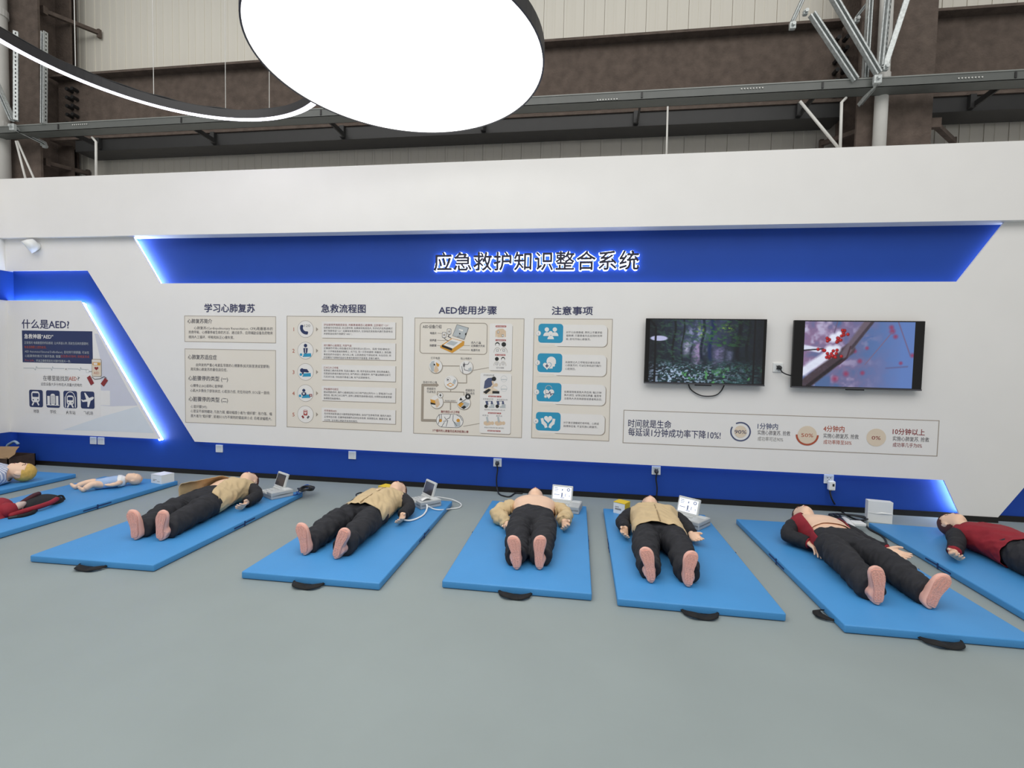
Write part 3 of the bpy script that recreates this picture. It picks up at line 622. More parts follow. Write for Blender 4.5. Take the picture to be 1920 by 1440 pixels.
for x_ in (830, 955):
    b3.poly('hand_picture', [(x_ + 10, 970), (x_ + 90, 970), (x_ + 100, 1010), (x_ + 20, 1015)], M_slate, t, 4); b3.disc('hand_picture', x_ + 20, 1030, 20, M_dark, t, 5); b3.rect('hand_picture', x_ + 50, 1005, x_ + 112, 1050, M_pgrey, t, 5); b3.poly('hand_picture', [(x_ + 40, 975), (x_ + 75, 975), (x_ + 68, 1030), (x_ + 48, 1030)], M_card, t, 6)
    b3.disc('baby_picture', x_ + 90, 1220, 20, M_skinp, t, 5); b3.poly('baby_picture', [(x_ - 8, 1205), (x_ + 40, 1190), (x_ + 80, 1210), (x_ + 72, 1240), (x_ + 20, 1248), (x_ - 8, 1232)], M_skinp, t, 4); b3.line('baby_picture', [(x_ + 30, 1155), (x_ + 38, 1205)], .02, M_pgrey, t, 6)

b4 = Board(1000, 600, 6.547)
t = poster('poster', 'beige wall poster of precautions with four blue icon squares', b4, 8, -20, 930, 1490, True)
b5h.text('heading_text', [(1242, 185, 1578, 66, '注意事项')], M_navy, t, 3, .02, 2)
notes = [(65, 45, 163, [(403, 150, 846, '对于公众施救者, 原则上不要求检'), (403, 191, 846, '查脉搏, 只要患者无反应同时无呼'), (403, 234, 705, '吸, 即可开始心肺复苏。')]),
 (54, 408, 523, [(392, 517, 820, '未接受过人工呼吸培训者在实施'), (392, 555, 835, '心肺复苏时, 可以仅单纯进行胸外'), (392, 598, 520, '心脏按压。')]),
 (44, 767, 883, [(380, 880, 835, '如果现场有其他人员在场, 每2分钟'), (380, 920, 835, '换人按压, 以保证按压质量, 直到专'), (380, 962, 845, '业医务人员到场接替或患者有反应。')]),
 (34, 1127, 1240, [(370, 1258, 805, '对于意识清醒或仍有呼吸、心跳或'), (370, 1300, 790, '脉搏体征者, 不宜实施心肺复苏。')])]
for i, (x0, y0, cy, ls) in enumerate(notes):
    b4.rect('note_shadow', x0 + 200, y0 + 20, x0 + 848, y0 + 294, M_line, t, 1.5, .05); b4.rect('note_card', x0 + 10, y0 + 8, x0 + 838, y0 + 286, M_card, t, 2, .05)
    b4.rect('note_card', x0 + 10, y0 + 250, x0 + 200, y0 + 290, M_beige, t, 2.4)
    b4.rect('icon_square', x0, y0, x0 + 297, y0 + 238, M_cyan, t, 3, .035)
    b4.disc('number_badge', x0 - 3, cy, 33, M_pgrey, t, 4); b4.disc('number_badge', x0 - 4, cy - 1, 29, M_card, t, 5); b4.text('number_text', [(x0 - 12, cy, x0 + 5, 30, str(i + 1))], M_ink, t, 6, 0, 3)
    b4.text('body_text', [(a_, y_, c_, 27, s_) for a_, y_, c_, s_ in ls], M_ink, t, 4)
for x_, y_, r_ in ((166, 117, 27), (264, 117, 27), (213, 160, 25)):
    b4.disc('people_icon', x_, y_, r_ + 4, M_cyan, t, 4); b4.disc('people_icon', x_, y_, r_, M_card, t, 5); b4.disc('people_icon', x_, y_ + (82 if y_ < 150 else 78), 48 if y_ < 150 else 44, M_cyan, t, 4, 0, 0, 180, 1.1); b4.disc('people_icon', x_, y_ + (80 if y_ < 150 else 76), 44 if y_ < 150 else 40, M_card, t, 5, 0, 0, 180, 1.1)
b4.disc('head_icon', 220, 507, 58, M_card, t, 4); b4.poly('head_icon', [(268, 500), (280, 535), (266, 540), (264, 570), (240, 572), (236, 596), (185, 596), (190, 540)], M_card, t, 4); heart(b4, 'heart_icon', 168, 562, 56, M_cyan, t, 5); heart(b4, 'heart_icon', 168, 562, 50, M_card, t, 6); b4.rect('cross_icon', 160, 543, 174, 583, M_slate, t, 7); b4.rect('cross_icon', 147, 556, 187, 570, M_slate, t, 7)
heart(b4, 'heart_icon', 190, 900, 66, M_card, t, 4); b4.line('pulse_icon', [(150, 905), (190, 905), (203, 880), (215, 925), (224, 905), (250, 905)], .009, M_slate, t, 5); b4.disc('stethoscope_icon', 188, 842, 42, M_pgrey, t, 5, .14, 0, 180); b4.line('stethoscope_icon', [(150, 845), (152, 925)], .008, M_pgrey, t, 5); b4.disc('stethoscope_icon', 150, 938, 20, M_pgrey, t, 5); b4.disc('stethoscope_icon', 150, 938, 13, M_card, t, 6)
heart(b4, 'heart_icon', 182, 1215, 50, M_card, t, 4)
b4.line('hand_icon', [(108, 1215), (118, 1262), (148, 1290), (155, 1312)], .03, M_card, t, 4); b4.line('hand_icon', [(252, 1222), (242, 1268), (212, 1292), (204, 1314)], .03, M_card, t, 4); b4.line('hand_icon', [(118, 1235), (160, 1280)], .014, M_card, t, 4); b4.line('hand_icon', [(245, 1240), (205, 1284)], .014, M_card, t, 4)

# survival-rate strip
bs = Board(1150, 560, 3.0)
t = thing('poster', 'white wall strip with survival-rate rings below the televisions', 'poster')
p0, p1 = bs.P(58, 625), bs.P(1822, 885)
p1 = (p1[0], bs.P(55, 812)[1])
MB().box((p0[0], YW - .0006, p1[1]), (p1[0], YW - .0001, p0[1])).build('sheet', M_white, t)
bs.rrect('border_line', p0[0], p1[1], p1[0], p0[1], M_line, t, 2, 0, .007)
bs.text('slogan_text', [(84, 700, 326, 44, '时间就是生命'), (84, 748, 604, 44, '每延误1分钟成功率下降10%!')], M_navy, t, 3, .008, 2)
bs.disc('rate_ring', 715, 748, 55, M_slate, t, 3, .14, -210, 120); bs.disc('rate_dot', 715, 748, 34, M_cream, t, 3); bs.text('rate_text', [(682, 747, 748, 26, '90%')], M_navy, t, 4, .006, 2)
bs.disc('rate_dot', 1090, 766, 50, M_cream, t, 3); bs.disc('rate_ring', 1090, 766, 60, M_orink, t, 4, .16, 180, 360); bs.text('rate_text', [(1057, 766, 1124, 26, '50%')], M_orink, t, 4, .006, 2)
bs.disc('rate_dot', 1478, 781, 50, M_cream, t, 3); bs.text('rate_text', [(1453, 781, 1503, 26, '0%')], M_redink, t, 4, .006, 2)
bs.text('time_text', [(812, 716, 926, 34, '1分钟内')], M_slate, t, 3, .012, 2); bs.text('time_text', [(1182, 730, 1300, 34, '4分钟内')], M_orink, t, 3, .012, 2); bs.text('time_text', [(1572, 746, 1752, 34, '10分钟以上')], M_redink, t, 3, .012, 2)
for x_, x1, y_, s_, m_ in ((812, 995, 752, '90', M_inklt), (1182, 1380, 770, '50', M_orink), (1572, 1776, 786, '0', M_redink)):
    bs.text('rate_caption', [(x_, y_, x1, 26, '实施心肺复苏, 抢救')], M_ink, t, 3); bs.text('rate_result', [(x_, y_ + 35, x1 - 40, 24, ('成功率可达90%', '成功率降至50%', '成功率几乎为0%')[('90', '50', '0').index(s_)])], m_, t, 3, 0, 2)

# left corner poster
ba = Board(20, 580, 6.545)
t = thing('poster', 'wall poster asking what a defibrillator is, in the left corner', 'poster')
p0, p1 = ba.P(138, 258), ba.P(1010, 670)
MB().box((p0[0], YW - .0008, p1[1]), (p1[0], YW - .0001, p0[1])).build('navy_panel', M_navybg, t)
ba.text('heading_text', [(136, 178, 720, 108, '什么是AED?')], M_navy, t, 3, .015, 2)
ba.text('white_text', [(168, 330, 525, 56, '急救神器“AED”')], M_card, t, 4, .02, 2)
ba.text('body_text', [(170, 408, 960, 32, '正常情况 电视剧里的桥段都是, 让人猝逝心伤, 而发生后来的重要时,'), (175, 515, 965, 32, 'AED Automated External Defibrillator), 自动体外除颤器, 可以在'), (178, 570, 615, 32, '心脏骤停的情况下展开急救, 需要'), (290, 628, 742, 32, '。所以正确使用能在关键时刻救人一命。')], M_pgrey, t, 4)
ba.text('orange_text', [(172, 462, 442, 32, '电击去除颤上述的状况。')], M_orink, t, 4); ba.text('red_text', [(618, 575, 968, 32, '在急救4分钟内, 抢救复苏成'), (180, 622, 288, 32, 'Pre Life')], M_salmon, t, 4)
ba.line('pulse_line', [(160, 720), (285, 722), (305, 745), (318, 700), (330, 722), (495, 724), (505, 750), (516, 703), (525, 724), (830, 732), (850, 752), (860, 712), (868, 735), (925, 738)], .008, M_pgrey, t); ba.disc('pulse_dot', 682, 733, 22, M_card, t, 3); ba.disc('pulse_dot', 682, 733, 7, M_dark, t, 4); ba.disc('pulse_loop', 945, 757, 24, M_pgrey, t, 3, .15); ba.line('pulse_line', [(968, 765), (1000, 762)], .008, M_inklt, t)
p0, p1 = ba.P(165, 785), ba.P(1105, 1312)
MB().box((p0[0], YW - .0008, p1[1]), (p1[0], YW - .0001, p0[1])).build('white_panel', M_card, t)
ba.rect('white_panel', 1100, 995, 1222, 1180, M_card, t, 1)
ba.text('question_text', [(398, 842, 712, 62, '在哪里能找到')], M_ink, t, 3, .006, 2); ba.text('question_text', [(714, 847, 815, 62, 'AED')], M_orink, t, 3, .01); ba.text('question_text', [(820, 847, 850, 62, '?')], M_ink, t, 3)
ba.text('caption_text', [(372, 915, 878, 38, '这些设备大多分布在人流量大的地方'), (282, 1248, 350, 44, '地铁'), (485, 1255, 560, 44, '学校'), (682, 1264, 796, 44, '火车站'), (898, 1270, 1012, 44, '飞机场')], M_ink, t, 3)
for x_, y_ in ((228, 985), (436, 992), (648, 998), (860, 1004)): ba.rect('icon_tile', x_, y_, x_ + 172, y_ + 218, M_navybg, t, 3, .025)
def train(x, y, s=1.0):
    ba.rect('train_icon', x, y, x + 105*s, y + 138*s, M_card, t, 5, .035); ba.rect('train_icon', x + 14*s, y + 22*s, x + 91*s, y + 72*s, M_navybg, t, 6, .012); ba.disc('train_icon', x + 26*s, y + 105*s, 9*s, M_navybg, t, 6); ba.disc('train_icon', x + 82*s, y + 105*s, 9*s, M_navybg, t, 6); ba.line('train_icon', [(x + 28*s, y + 142*s), (x + 15*s, y + 168*s)], .02, M_card, t, 5); ba.line('train_icon', [(x + 78*s, y + 142*s), (x + 92*s, y + 168*s)], .02, M_card, t, 5)
train(256, 1004); train(690, 1055, .86); ba.disc('tunnel_icon', 735, 1075, 66, M_card, t, 4, .13, 0, 180); ba.line('tunnel_icon', [(672, 1075), (675, 1200)], .012, M_card, t, 4); ba.line('tunnel_icon', [(796, 1078), (797, 1202)], .012, M_card, t, 4)
ba.rect('school_icon', 490, 1035, 552, 1175, M_card, t, 4, .03); ba.rect('school_icon', 452, 1062, 485, 1175, M_card, t, 4); ba.rect('school_icon', 557, 1062, 590, 1178, M_card, t, 4); ba.rect('school_icon', 445, 1168, 600, 1182, M_card, t, 5)
for k in range(6): ba.line('school_icon', [(492, 1062 + k*18), (550, 1064 + k*18)], .004, M_navybg, t, 6)
ba.poly('plane_icon', [(868, 1108), (880, 1106), (890, 1116), (930, 1105), (905, 1025), (918, 1022), (965, 1088), (1010, 1072), (1028, 1085), (1010, 1108), (985, 1122), (962, 1200), (945, 1198), (945, 1132), (885, 1136)], M_card, t, 4)
ba.rect('device_picture', 996, 608, 1120, 828, M_line, t, 5, .02); ba.rect('device_picture', 1002, 614, 1114, 822, M_cream, t, 6, .018); ba.rect('device_picture', 1002, 625, 1114, 640, M_card, t, 7); ba.rect('device_picture', 1010, 652, 1106, 688, M_gold, t, 7, .008); ba.rect('device_picture', 1022, 658, 1070, 682, M_card, t, 8, .006); heart(ba, 'heart_icon', 1057, 725, 25, M_redink, t, 7); ba.text('device_text', [(1022, 778, 1092, 38, 'AED')], M_orink, t, 7)
ba.line('pad_wire', [(1000, 830), (1035, 858), (1100, 850), (1150, 825), (1180, 845)], .008, M_ink, t, 6); ba.line('pad_picture', [(965, 838), (1000, 905)], .055, M_redink, t, 6); ba.line('pad_picture', [(1170, 868), (1135, 918)], .055, M_redink, t, 6)
M_lav = mat('lavender_print', '#d3d4df', .6, .01)
ba.poly('background_print', [(1030, 300), (1070, 300), (1440, 990), (1560, 1180), (1240, 1190), (1105, 1180), (1110, 640)], M_lav, t, .6)
ba.poly('background_print', [(640, 1480), (1105, 1320), (1560, 1190), (1760, 1520), (1300, 1500)], mat('pale_blue_print', '#dde3e8', .6, .01), t, .6)
# framed board on the side wall
t = thing('framed_board', 'black framed board on the side wall at the left edge', 'board')
MB().box((XL, 3.2, .72), (XL + .02, 4.93, 2.0)).build('panel', M_card, t)
MB().box((XL, 4.93, .70), (XL + .03, 4.955, 2.02)).box((XL, 3.2, .70), (XL + .03, 4.93, .725)).box((XL, 3.2, 1.995), (XL + .03, 4.93, 2.02)).build('frame', M_blackpl, t)
# ------------------------------------------------------------------ televisions (pictures painted as vertex colours of a fine grid)
def fbm(X, Y, sc, seed, oct=4):
    rng = np.random.RandomState(seed); out = np.zeros_like(X); amp = 1; tot = 0
    for o in range(oct):
        g = rng.rand(64, 64); x = (X*sc) % 63; y = (Y*sc) % 63; xi = x.astype(int); yi = y.astype(int); fx = x - xi; fy = y - yi
        fx = fx*fx*(3 - 2*fx); fy = fy*fy*(3 - 2*fy)
        v = (g[yi, xi]*(1-fx) + g[yi, xi+1]*fx)*(1-fy) + (g[yi+1, xi]*(1-fx) + g[yi+1, xi+1]*fx)*fy
        out += amp*v; tot += amp; amp *= .55; sc *= 2.03
    return out/tot
NX, NY = 224, 126
GU, GV = np.meshgrid(np.linspace(0, 1, NX), np.linspace(0, 1, NY))   # v from the bottom
def mix(a, b, t): return a*(1 - t[..., None]) + np.array(b)*t[..., None]
def forest():
    U, V = GU, GV; n1 = fbm(U*1.8, V, 6, 1); n2 = fbm(U*1.8, V, 15, 2); n3 = fbm(U*1.5 + V*.6, V*1.5, 26, 3, 3); n4 = fbm(U*1.8, V*1.6, 30, 7, 3)
    c = np.zeros((NY, NX, 3)) + np.array((.07, .10, .13))
    mist = np.exp(-((U - .46)/.27)**2)*np.clip(V*1.5 - .3, 0, 1); c = mix(c, (.33, .38, .55), np.clip(mist*(.35 + 1.1*(n1 - .3)), 0, .9))
    c = mix(c, (.58, .60, .74), np.clip((n2 - .50)*5, 0, 1)*np.exp(-((U - .40)/.16)**2 - ((V - .72)/.3)**2)*.8)
    for x, w, top, bot, col in ((.43, .045, .70, .20, (.56, .49, .64)), (.62, .055, .62, .16, (.42, .40, .54)), (.71, .03, .6, .25, (.34, .36, .46)), (.33, .03, .72, .38, (.60, .60, .70))):
        m_ = np.clip(1.2 - np.abs(U - x - (V - .4)*.05)/w, 0, 1)**.7*np.clip((top - V)*8, 0, 1)*np.clip((V - bot)*8, 0, 1)*(.3 + 1.1*n4); c = mix(c, col, np.clip(m_, 0, 1))
    for x, w, col in ((.475, .014, (.05, .09, .16)), (.55, .016, (.07, .13, .28)), (.30, .008, (.07, .10, .11)), (.79, .02, (.04, .05, .08)), (.87, .012, (.04, .05, .07)), (.22, .01, (.05, .07, .07))):
        m_ = np.clip(1.4 - np.abs(U - x - .012*np.sin(V*9))/w, 0, 1)*(V > .35); c = mix(c, col, m_)
    c = mix(c, (.05, .09, .10), np.clip((n2 - .46)*6, 0, 1)*np.clip(np.abs(U - .46)*3.2 - .25, 0, 1)*.9)
    c = mix(c, (.17, .36, .18), np.clip((n3 - .50)*7, 0, 1)*np.exp(-((U - .60)/.22)**2)*(V > .58)*.85)
    c = mix(c, (.18, .30, .24), np.clip((n3 - .52)*6, 0, 1)*np.clip((.36 - np.abs(U - .2))*4, 0, 1)*(V > .3)*.7)
    c = mix(c, (.50, .64, .20), np.clip((n4 - .5)*8, 0, 1)*(np.exp(-((U - .455)/.03)**2 - ((V - .82)/.08)**2) + np.exp(-((U - .68)/.05)**2 - ((V - .87)/.05)**2)))
    c = mix(c, (.08, .13, .15), np.clip((.40 - V)*6, 0, 1)*.75)
    c = mix(c, (.14, .26, .26), np.clip((n3 - .46)*6, 0, 1)*np.clip((.42 - V)*6, 0, 1)*.9)
    c = mix(c, (.62, .70, .80), np.clip((n4 - .545)*10, 0, 1)*np.clip((.36 - V)*6, 0, 1)*np.clip(1.2 - U*1.1, 0, 1))
    c = mix(c, (.30, .55, .32), np.clip((n2 - .60)*8, 0, 1)*np.clip((.3 - V)*6, 0, 1)*(U > .3))
    dark = np.clip(np.abs(U - .5)*2.2 - .78, 0, 1); c = mix(c, (.05, .05, .07), np.clip(dark*1.7, 0, .85))
    m_ = np.clip(3*(1 - ((U - .085)/.085)**2 - ((V - .70)/.045)**2), 0, 1); c = mix(c, (.66, .67, .80), m_)
    m_ = np.clip(2 - np.abs(U - .055)/.006, 0, 1)*(V < .88); c = mix(c, (.02, .02, .03), m_)
    m_ = np.clip(2 - np.abs(U - .0 - (1 - V)*.45)/.008, 0, 1)*(V > .88); c = mix(c, (.02, .02, .03), m_)
    m_ = np.clip(2 - np.abs(U - .925)/.005, 0, 1); c = mix(c, (.03, .03, .04), m_)
    return np.clip(c*1.08, 0, 1)
def berries():
    U, V = GU, GV; X = U*1.6; n1 = fbm(X, V, 3, 11, 2); n2 = fbm(X, V, 8, 12, 3); n3 = fbm(X, V, 26, 13, 3)
    c = np.zeros((NY, NX, 3)) + np.array((.30, .40, .58)); c = mix(c, (.36, .48, .72), np.clip((U - .45)*2.2, 0, 1))
    lil = np.clip((n1*.6 + n2*.5 - .38)*3.2, 0, 1)*np.clip(1.35 - U*1.5, 0, 1); c = mix(c, (.52, .42, .56), lil)
    c = mix(c, (.72, .70, .82), np.clip((n2 - .58)*5, 0, 1)*np.clip(1.1 - U*1.5, 0, 1))
    def seg(x0, y0, x1, y1, w, col, soft=.5, tex=0.0):
        nonlocal c
        dx, dy = (x1 - x0)*1.6, y1 - y0; L = dx*dx + dy*dy; t_ = np.clip(((U - x0)*1.6*dx + (V - y0)*dy)/L, 0, 1)
        d = np.hypot((U - x0)*1.6 - t_*dx, V - y0 - t_*dy); m_ = np.clip((w - d)/(w*soft), 0, 1)
        c = mix(c, col, np.clip(m_*(1 - tex + 2*tex*n3), 0, 1))
    def blob(x, y, r, col, soft=.3):
        nonlocal c
        d = np.hypot((U - x)*1.6, V - y); c = mix(c, col, np.clip((r - d)/(r*soft), 0, 1))
    for x, y, r in ((.80, .86, .06), (.83, .78, .05), (.79, .92, .05), (.99, .5, .05), (.89, .38, .04), (.30, .12, .07), (.40, .2, .06), (.55, .22, .05), (.52, .4, .05), (.47, .55, .045), (.58, .6, .04)): blob(x, y, r, (.56, .22, .36), .9)
    seg(.57, .35, .80, .85, .012, (.45, .38, .50), .8); seg(.85, 1, .97, .5, .014, (.42, .36, .50), .8); seg(.76, .3, .95, .33, .02, (.36, .38, .56), .9); seg(.3, 1, .27, .8, .015, (.4, .34, .46), .8); seg(.55, .75, .63, .78, .012, (.30, .40, .62), .9)
    seg(.02, .02, .42, .58, .10, (.26, .21, .24), .3, .25); seg(.05, .0, .36, .42, .035, (.12, .09, .11), .6, .3); seg(.38, .5, .58, 1.0, .075, (.40, .35, .40), .45, .25); seg(.44, .6, .62, 1.0, .03, (.24, .20, .24), .6, .3)
    seg(.0, .22, .30, .58, .085, (.86, .88, .95), .5, .12); seg(.0, .60, .14, .56, .05, (.85, .87, .95), .5, .2); seg(-.02, .55, .18, .58, .014, (.14, .10, .13), .5)
    seg(.33, .35, .40, .45, .02, (.20, .13, .17), .5); seg(.40, .45, .43, .62, .016, (.26, .18, .22), .5); seg(.35, .86, .32, .7, .007, (.25, .12, .16), .5); seg(.24, .72, .31, .76, .006, (.25, .12, .16), .5)
    blob(.27, .75, .09, (.88, .90, .97), .5); blob(.24, .56, .10, (.90, .92, .98), .5); blob(.32, .80, .07, (.88, .90, .97), .5)
    rng = np.random.RandomState(5)
    for cx_, cy_, k, sp in ((.27, .48, 16, .055), (.31, .70, 8, .04), (.37, .80, 5, .035), (.22, .72, 3, .03), (.175, .555, 3, .025), (.355, .86, 1, .005)):
        for _ in range(k):
            x = cx_ + rng.randn()*sp*.6; y = cy_ + rng.randn()*sp*.8; blob(x, y, .030, (.42, .03, .05), .3); blob(x - .002, y + .004, .022, (.74, .07, .08), .5); blob(x - .006, y + .012, .006, (.95, .5, .5), .8)
    return np.clip(c, 0, 1)
def tv(label, x0, x1, z0, z1, pic, inner, gain):
    t = thing('television', label, 'television', ((x0 + x1)/2, YW, z0), group='wall televisions')
    w, h = (x1 - x0)/2, z1 - z0; yf = -.07
    MB().box((-w, yf, .0), (w, yf + .03, h)).build('casing', M_blackpl, t, bevel=.004)
    MB().box((-w*.75, yf + .03, .06), (w*.75, -.012, h*.7)).build('rear_shell', M_blackpl, t, bevel=.01)
    MB().box((-w*.3, -.012, .15), (w*.3, 0, h*.6)).build('wall_mount', M_dark, t)
    MB().box((-w, yf - .004, .0), (w, yf, .014)).build('bottom_bezel', mat('bezel_grey', '#4a4a50', .35), t)
    MB().box((-.08, yf - .002, -.012), (.08, yf + .02, .002)).build('sensor_bar', M_blackpl, t)
    MB().flat([(-w + .006, .016), (w - .006, .016), (w - .006, h - .006), (-w + .006, h - .006)], yf - .0008).build('screen_glass', mat('screen_black', '#050506', .12, .0), t)
    a, b = -w + inner[0]*2*w, -w + inner[1]*2*w; c0, c1 = .02, h - .012
    me = bpy.data.meshes.new('screen_picture')
    vx = a + GU.ravel()*(b - a); vz = c0 + GV.ravel()*(c1 - c0)
    idx = np.arange(NX*NY).reshape(NY, NX); q = np.stack([idx[:-1, :-1], idx[:-1, 1:], idx[1:, 1:], idx[1:, :-1]], -1).reshape(-1, 4)
    me.from_pydata(np.stack([vx, np.full_like(vx, yf - .0016), vz], 1).tolist(), [], q.tolist())
    at = me.color_attributes.new('Col', 'FLOAT_COLOR', 'POINT'); col = np.ones((NX*NY, 4), np.float32)
    s_ = pic.reshape(-1, 3); col[:, :3] = np.where(s_ <= .04045, s_/12.92, ((s_ + .055)/1.055)**2.4); at.data.foreach_set('color', col.ravel())
    m = bpy.data.materials.new('television_picture'); m.use_nodes = True; nt = m.node_tree; bs_ = nt.nodes['Principled BSDF']
    vc = nt.nodes.new('ShaderNodeVertexColor'); vc.layer_name = 'Col'; bs_.inputs['Base Color'].default_value = (.01, .01, .012, 1); bs_.inputs['Roughness'].default_value = .18
    nt.links.new(vc.outputs[0], bs_.inputs['Emission Color']); bs_.inputs['Emission Strength'].default_value = gain
    obj('screen_picture', me, m, t)
    return t
tv('wall television showing a dark green forest', .690, 1.866, 1.266, 1.937, forest(), (.035, .975), 1.0)
tv('wall television showing red berries on a snowy branch', 2.118, 3.290, 1.261, 1.930, berries(), (.085, .925), 1.0)
P_ = lambda x, y, Y=YW - .02: tuple(wp(x, y, Y))
tag(cable('hanging_cable', [P_(1290, 718), P_(1295, 730), P_(1310, 740), P_(1325, 743), P_(1342, 741), P_(1352, 733), P_(1358, 722)], .006, M_cable), 'loop of black cable hanging under the forest television', 'cable')

# ------------------------------------------------------------------ sockets
def socket(c, label, plug=True, s=.092):
    t = thing('wall_socket', label, 'socket', tuple(c), group='white wall sockets')
    MB().box((-s/2, -.012, -s/2), (s/2, 0, s/2)).build('plate', M_plastic, t, bevel=.003)
    MB().box((-s*.36, -.0135, -s*.36), (s*.36, -.011, s*.36)).build('insert', mat('socket_insert', '#dcdfdf', .4), t)
    for dx, dz in () if not plug else ((-.014, .014), (.014, .014), (-.012, -.016), (.012, -.016), (0, -.008)): MB().box((dx - .003, -.0142, dz - .006), (dx + .003, -.013, dz + .006)).build('slot', M_dark, t)
    return t
def plug(c, label, m=M_cable, r=.022):
    t = thing('power_plug', label, 'plug', tuple(c)); d = oriented((0, -1, -.15))
    lathe_dir([(r, 0), (r, .02), (r*.8, .035), (r*.35, .05)], d, 14).build('body', m, t, True); return t
sx = [(412, 838), (661, 852), (933, 867), (1230, 883), (1553, 902)]
labs = ['white wall socket without plug, low on the blue wall, leftmost of the single ones', 'white wall socket without plug behind the second full manikin', 'white wall socket with black plug behind the bare-chested manikin', 'white wall socket with black plug behind the yellow-and-white carton', 'white wall socket holding a white adapter behind the open red jacket manikin']
for (x, y), l in zip(sx, labs):
    c = wp(x, y, YB); c.z = .33; socket(c, l, x > 800)
for x, l in ((176, 'left one of the twin white sockets in the corner'), (190.5, 'right one of the twin white sockets in the corner')):
    c = wp(x, 826, YB); c.z = .352; socket(c, l, False)
c = wp(1458, 689, YW); socket(c, 'white wall socket between the two televisions'); plug(c + Vector((.006, -.014, .0)), 'black plug in the socket between the televisions')
tag(cable('loose_cable', [c + Vector((.006, -.06, -.012)), P_(1466, 697, YW - .05), P_(1475, 702, YW - .05), P_(1490, 706, YW - .035)], .006, M_cable), 'short black cord from wall socket to the berry television', 'cable')
c = wp(933, 867, YB); c.z = .325; plug(c + Vector((0, -.014, 0)), 'black plug in the socket behind the bare-chested manikin')
Y_ = YB - .05
tag(cable('loose_cable', [c + Vector((0, -.06, -.01)), wp(933, 880, Y_), wp(931, 897, Y_), wp(932, 915, Y_), fp(936, 926, .01), fp(945, 930, .008), fp(956, 931, .008), fp(966, 925, .008), fp(980, 925, .01)], .008, M_cable), 'black power cord dropping to the floor behind the bare-chested manikin', 'cable')
c = wp(1230, 883, YB); c.z = .325; plug(c + Vector((0, -.014, 0)), 'black plug in the socket behind the tan jacket manikin with palms up')
tag(cable('loose_cable', [c + Vector((0, -.06, -.01)), wp(1230, 898, Y_), wp(1232, 915, Y_), wp(1231, 930, Y_), fp(1231, 940, .008), fp(1240, 950, .008)], .008, M_cable), 'black power cord running straight down behind the palms-up manikin', 'cable')
c = wp(1553, 902, YB); c.z = .31
t = thing('power_adapter', 'white plug-in adapter on the rightmost wall socket', 'adapter', tuple(c + Vector((.012, -.014, -.03))))
MB().box((-.03, -.05, -.055), (.03, 0, .04)).build('body', M_plastic, t, bevel=.01); MB().box((-.002, -.0515, -.012), (.016, -.0495, .014)).build('label', M_dark, t)
tag(cable('loose_cable', [c + Vector((.012, -.05, -.08)), wp(1556, 922, Y_), wp(1562, 940, Y_), fp(1572, 952, .01), fp(1582, 962, .008), fp(1600, 972, .008), fp(1618, 978, .008), fp(1630, 992, .008), fp(1655, 1006, .008), fp(1662, 1020, .008), fp(1657, 1028, .03)], .008, M_cable), 'black power cord from the white adapter to the open red jacket manikin', 'cable')
co = []
for k in range(40):
    a = k*.42; rx, ry = .17 - .002*k, .10; q = fp(1592, 970, .008 + .0012*k); co.append((q.x + rx*math.cos(a) + .03*math.sin(k*.9), q.y + ry*math.sin(a), q.z))
tag(cable('cord_coil', co, .008, M_cable), 'coil of black cord on the floor behind the open red jacket manikin', 'cable')

# ------------------------------------------------------------------ mats
MW, ML, MT = .945, 1.80, .05
def superslab(w, l, t, r=.012):
    mb = MB(); mb.box((0, 0, .004), (w, l, t)); return mb
def gym_mat(fl, yaw, label, handle=.5, side=None, sag=0.0, L=ML):
    t = thing('floor_mat', label, 'mat', (fl[0], fl[1], 0), yaw, 'blue folding floor mats')
    h = L/2
    me = MB()
    MB().box((0, 0, .003), (MW, L, MT)).build('pad', M_matblue, t, True, .008, 3)
    MB().box((.01, h - .05, .002), (MW - .01, h + .05, .006)).build('fold_hinge', mat('mat_fold', '#1d4f9a', .6), t)
    M_tab = mat('mat_tab', '#16386f', .7)
    for xs in (-.004, MW + .001):
        MB().box((xs, h - .13, .020), (xs + .003, h - .008, .030)).build('velcro_tab', M_tab, t); MB().box((xs, h + .008, .026), (xs + .003, h + .13, .036)).build('velcro_tab', M_tab, t); MB().box((xs, h - .006, .004), (xs + .003, h + .006, .048)).build('fold_seam', M_tab, t)
    def loop(p, q, out, w=.045):
        p, q, out = Vector(p), Vector(q), Vector(out); prof = []
        for k in range(15):
            s_ = k/14; e = math.sin(math.pi*s_); b_ = p.lerp(q, s_) + out*(e**.5)*(.075 + .012*math.sin(s_*9)); z = .012 + (.010*math.sin(s_*8.5) + .008)*e
            if k in (0, 14): z = .02
            wv = out*w*.5; prof.append([b_ - wv + Vector((0, 0, z + .004)), b_ + wv*(.4 + .6*e) + Vector((0, 0, z - .006)), b_ + wv*(.4 + .6*e) + Vector((0, 0, z - .002)), b_ - wv + Vector((0, 0, z + .008))])
        MB().rings(prof).build('carry_handle', M_strap, t, True)
    if handle: loop((MW*handle - .11, .012, 0), (MW*handle + .11, .012, 0), (0, -1, 0))
    if side: loop((.012, side, 0), (.012, side + .12, 0), (-1, .1, 0))
    return t
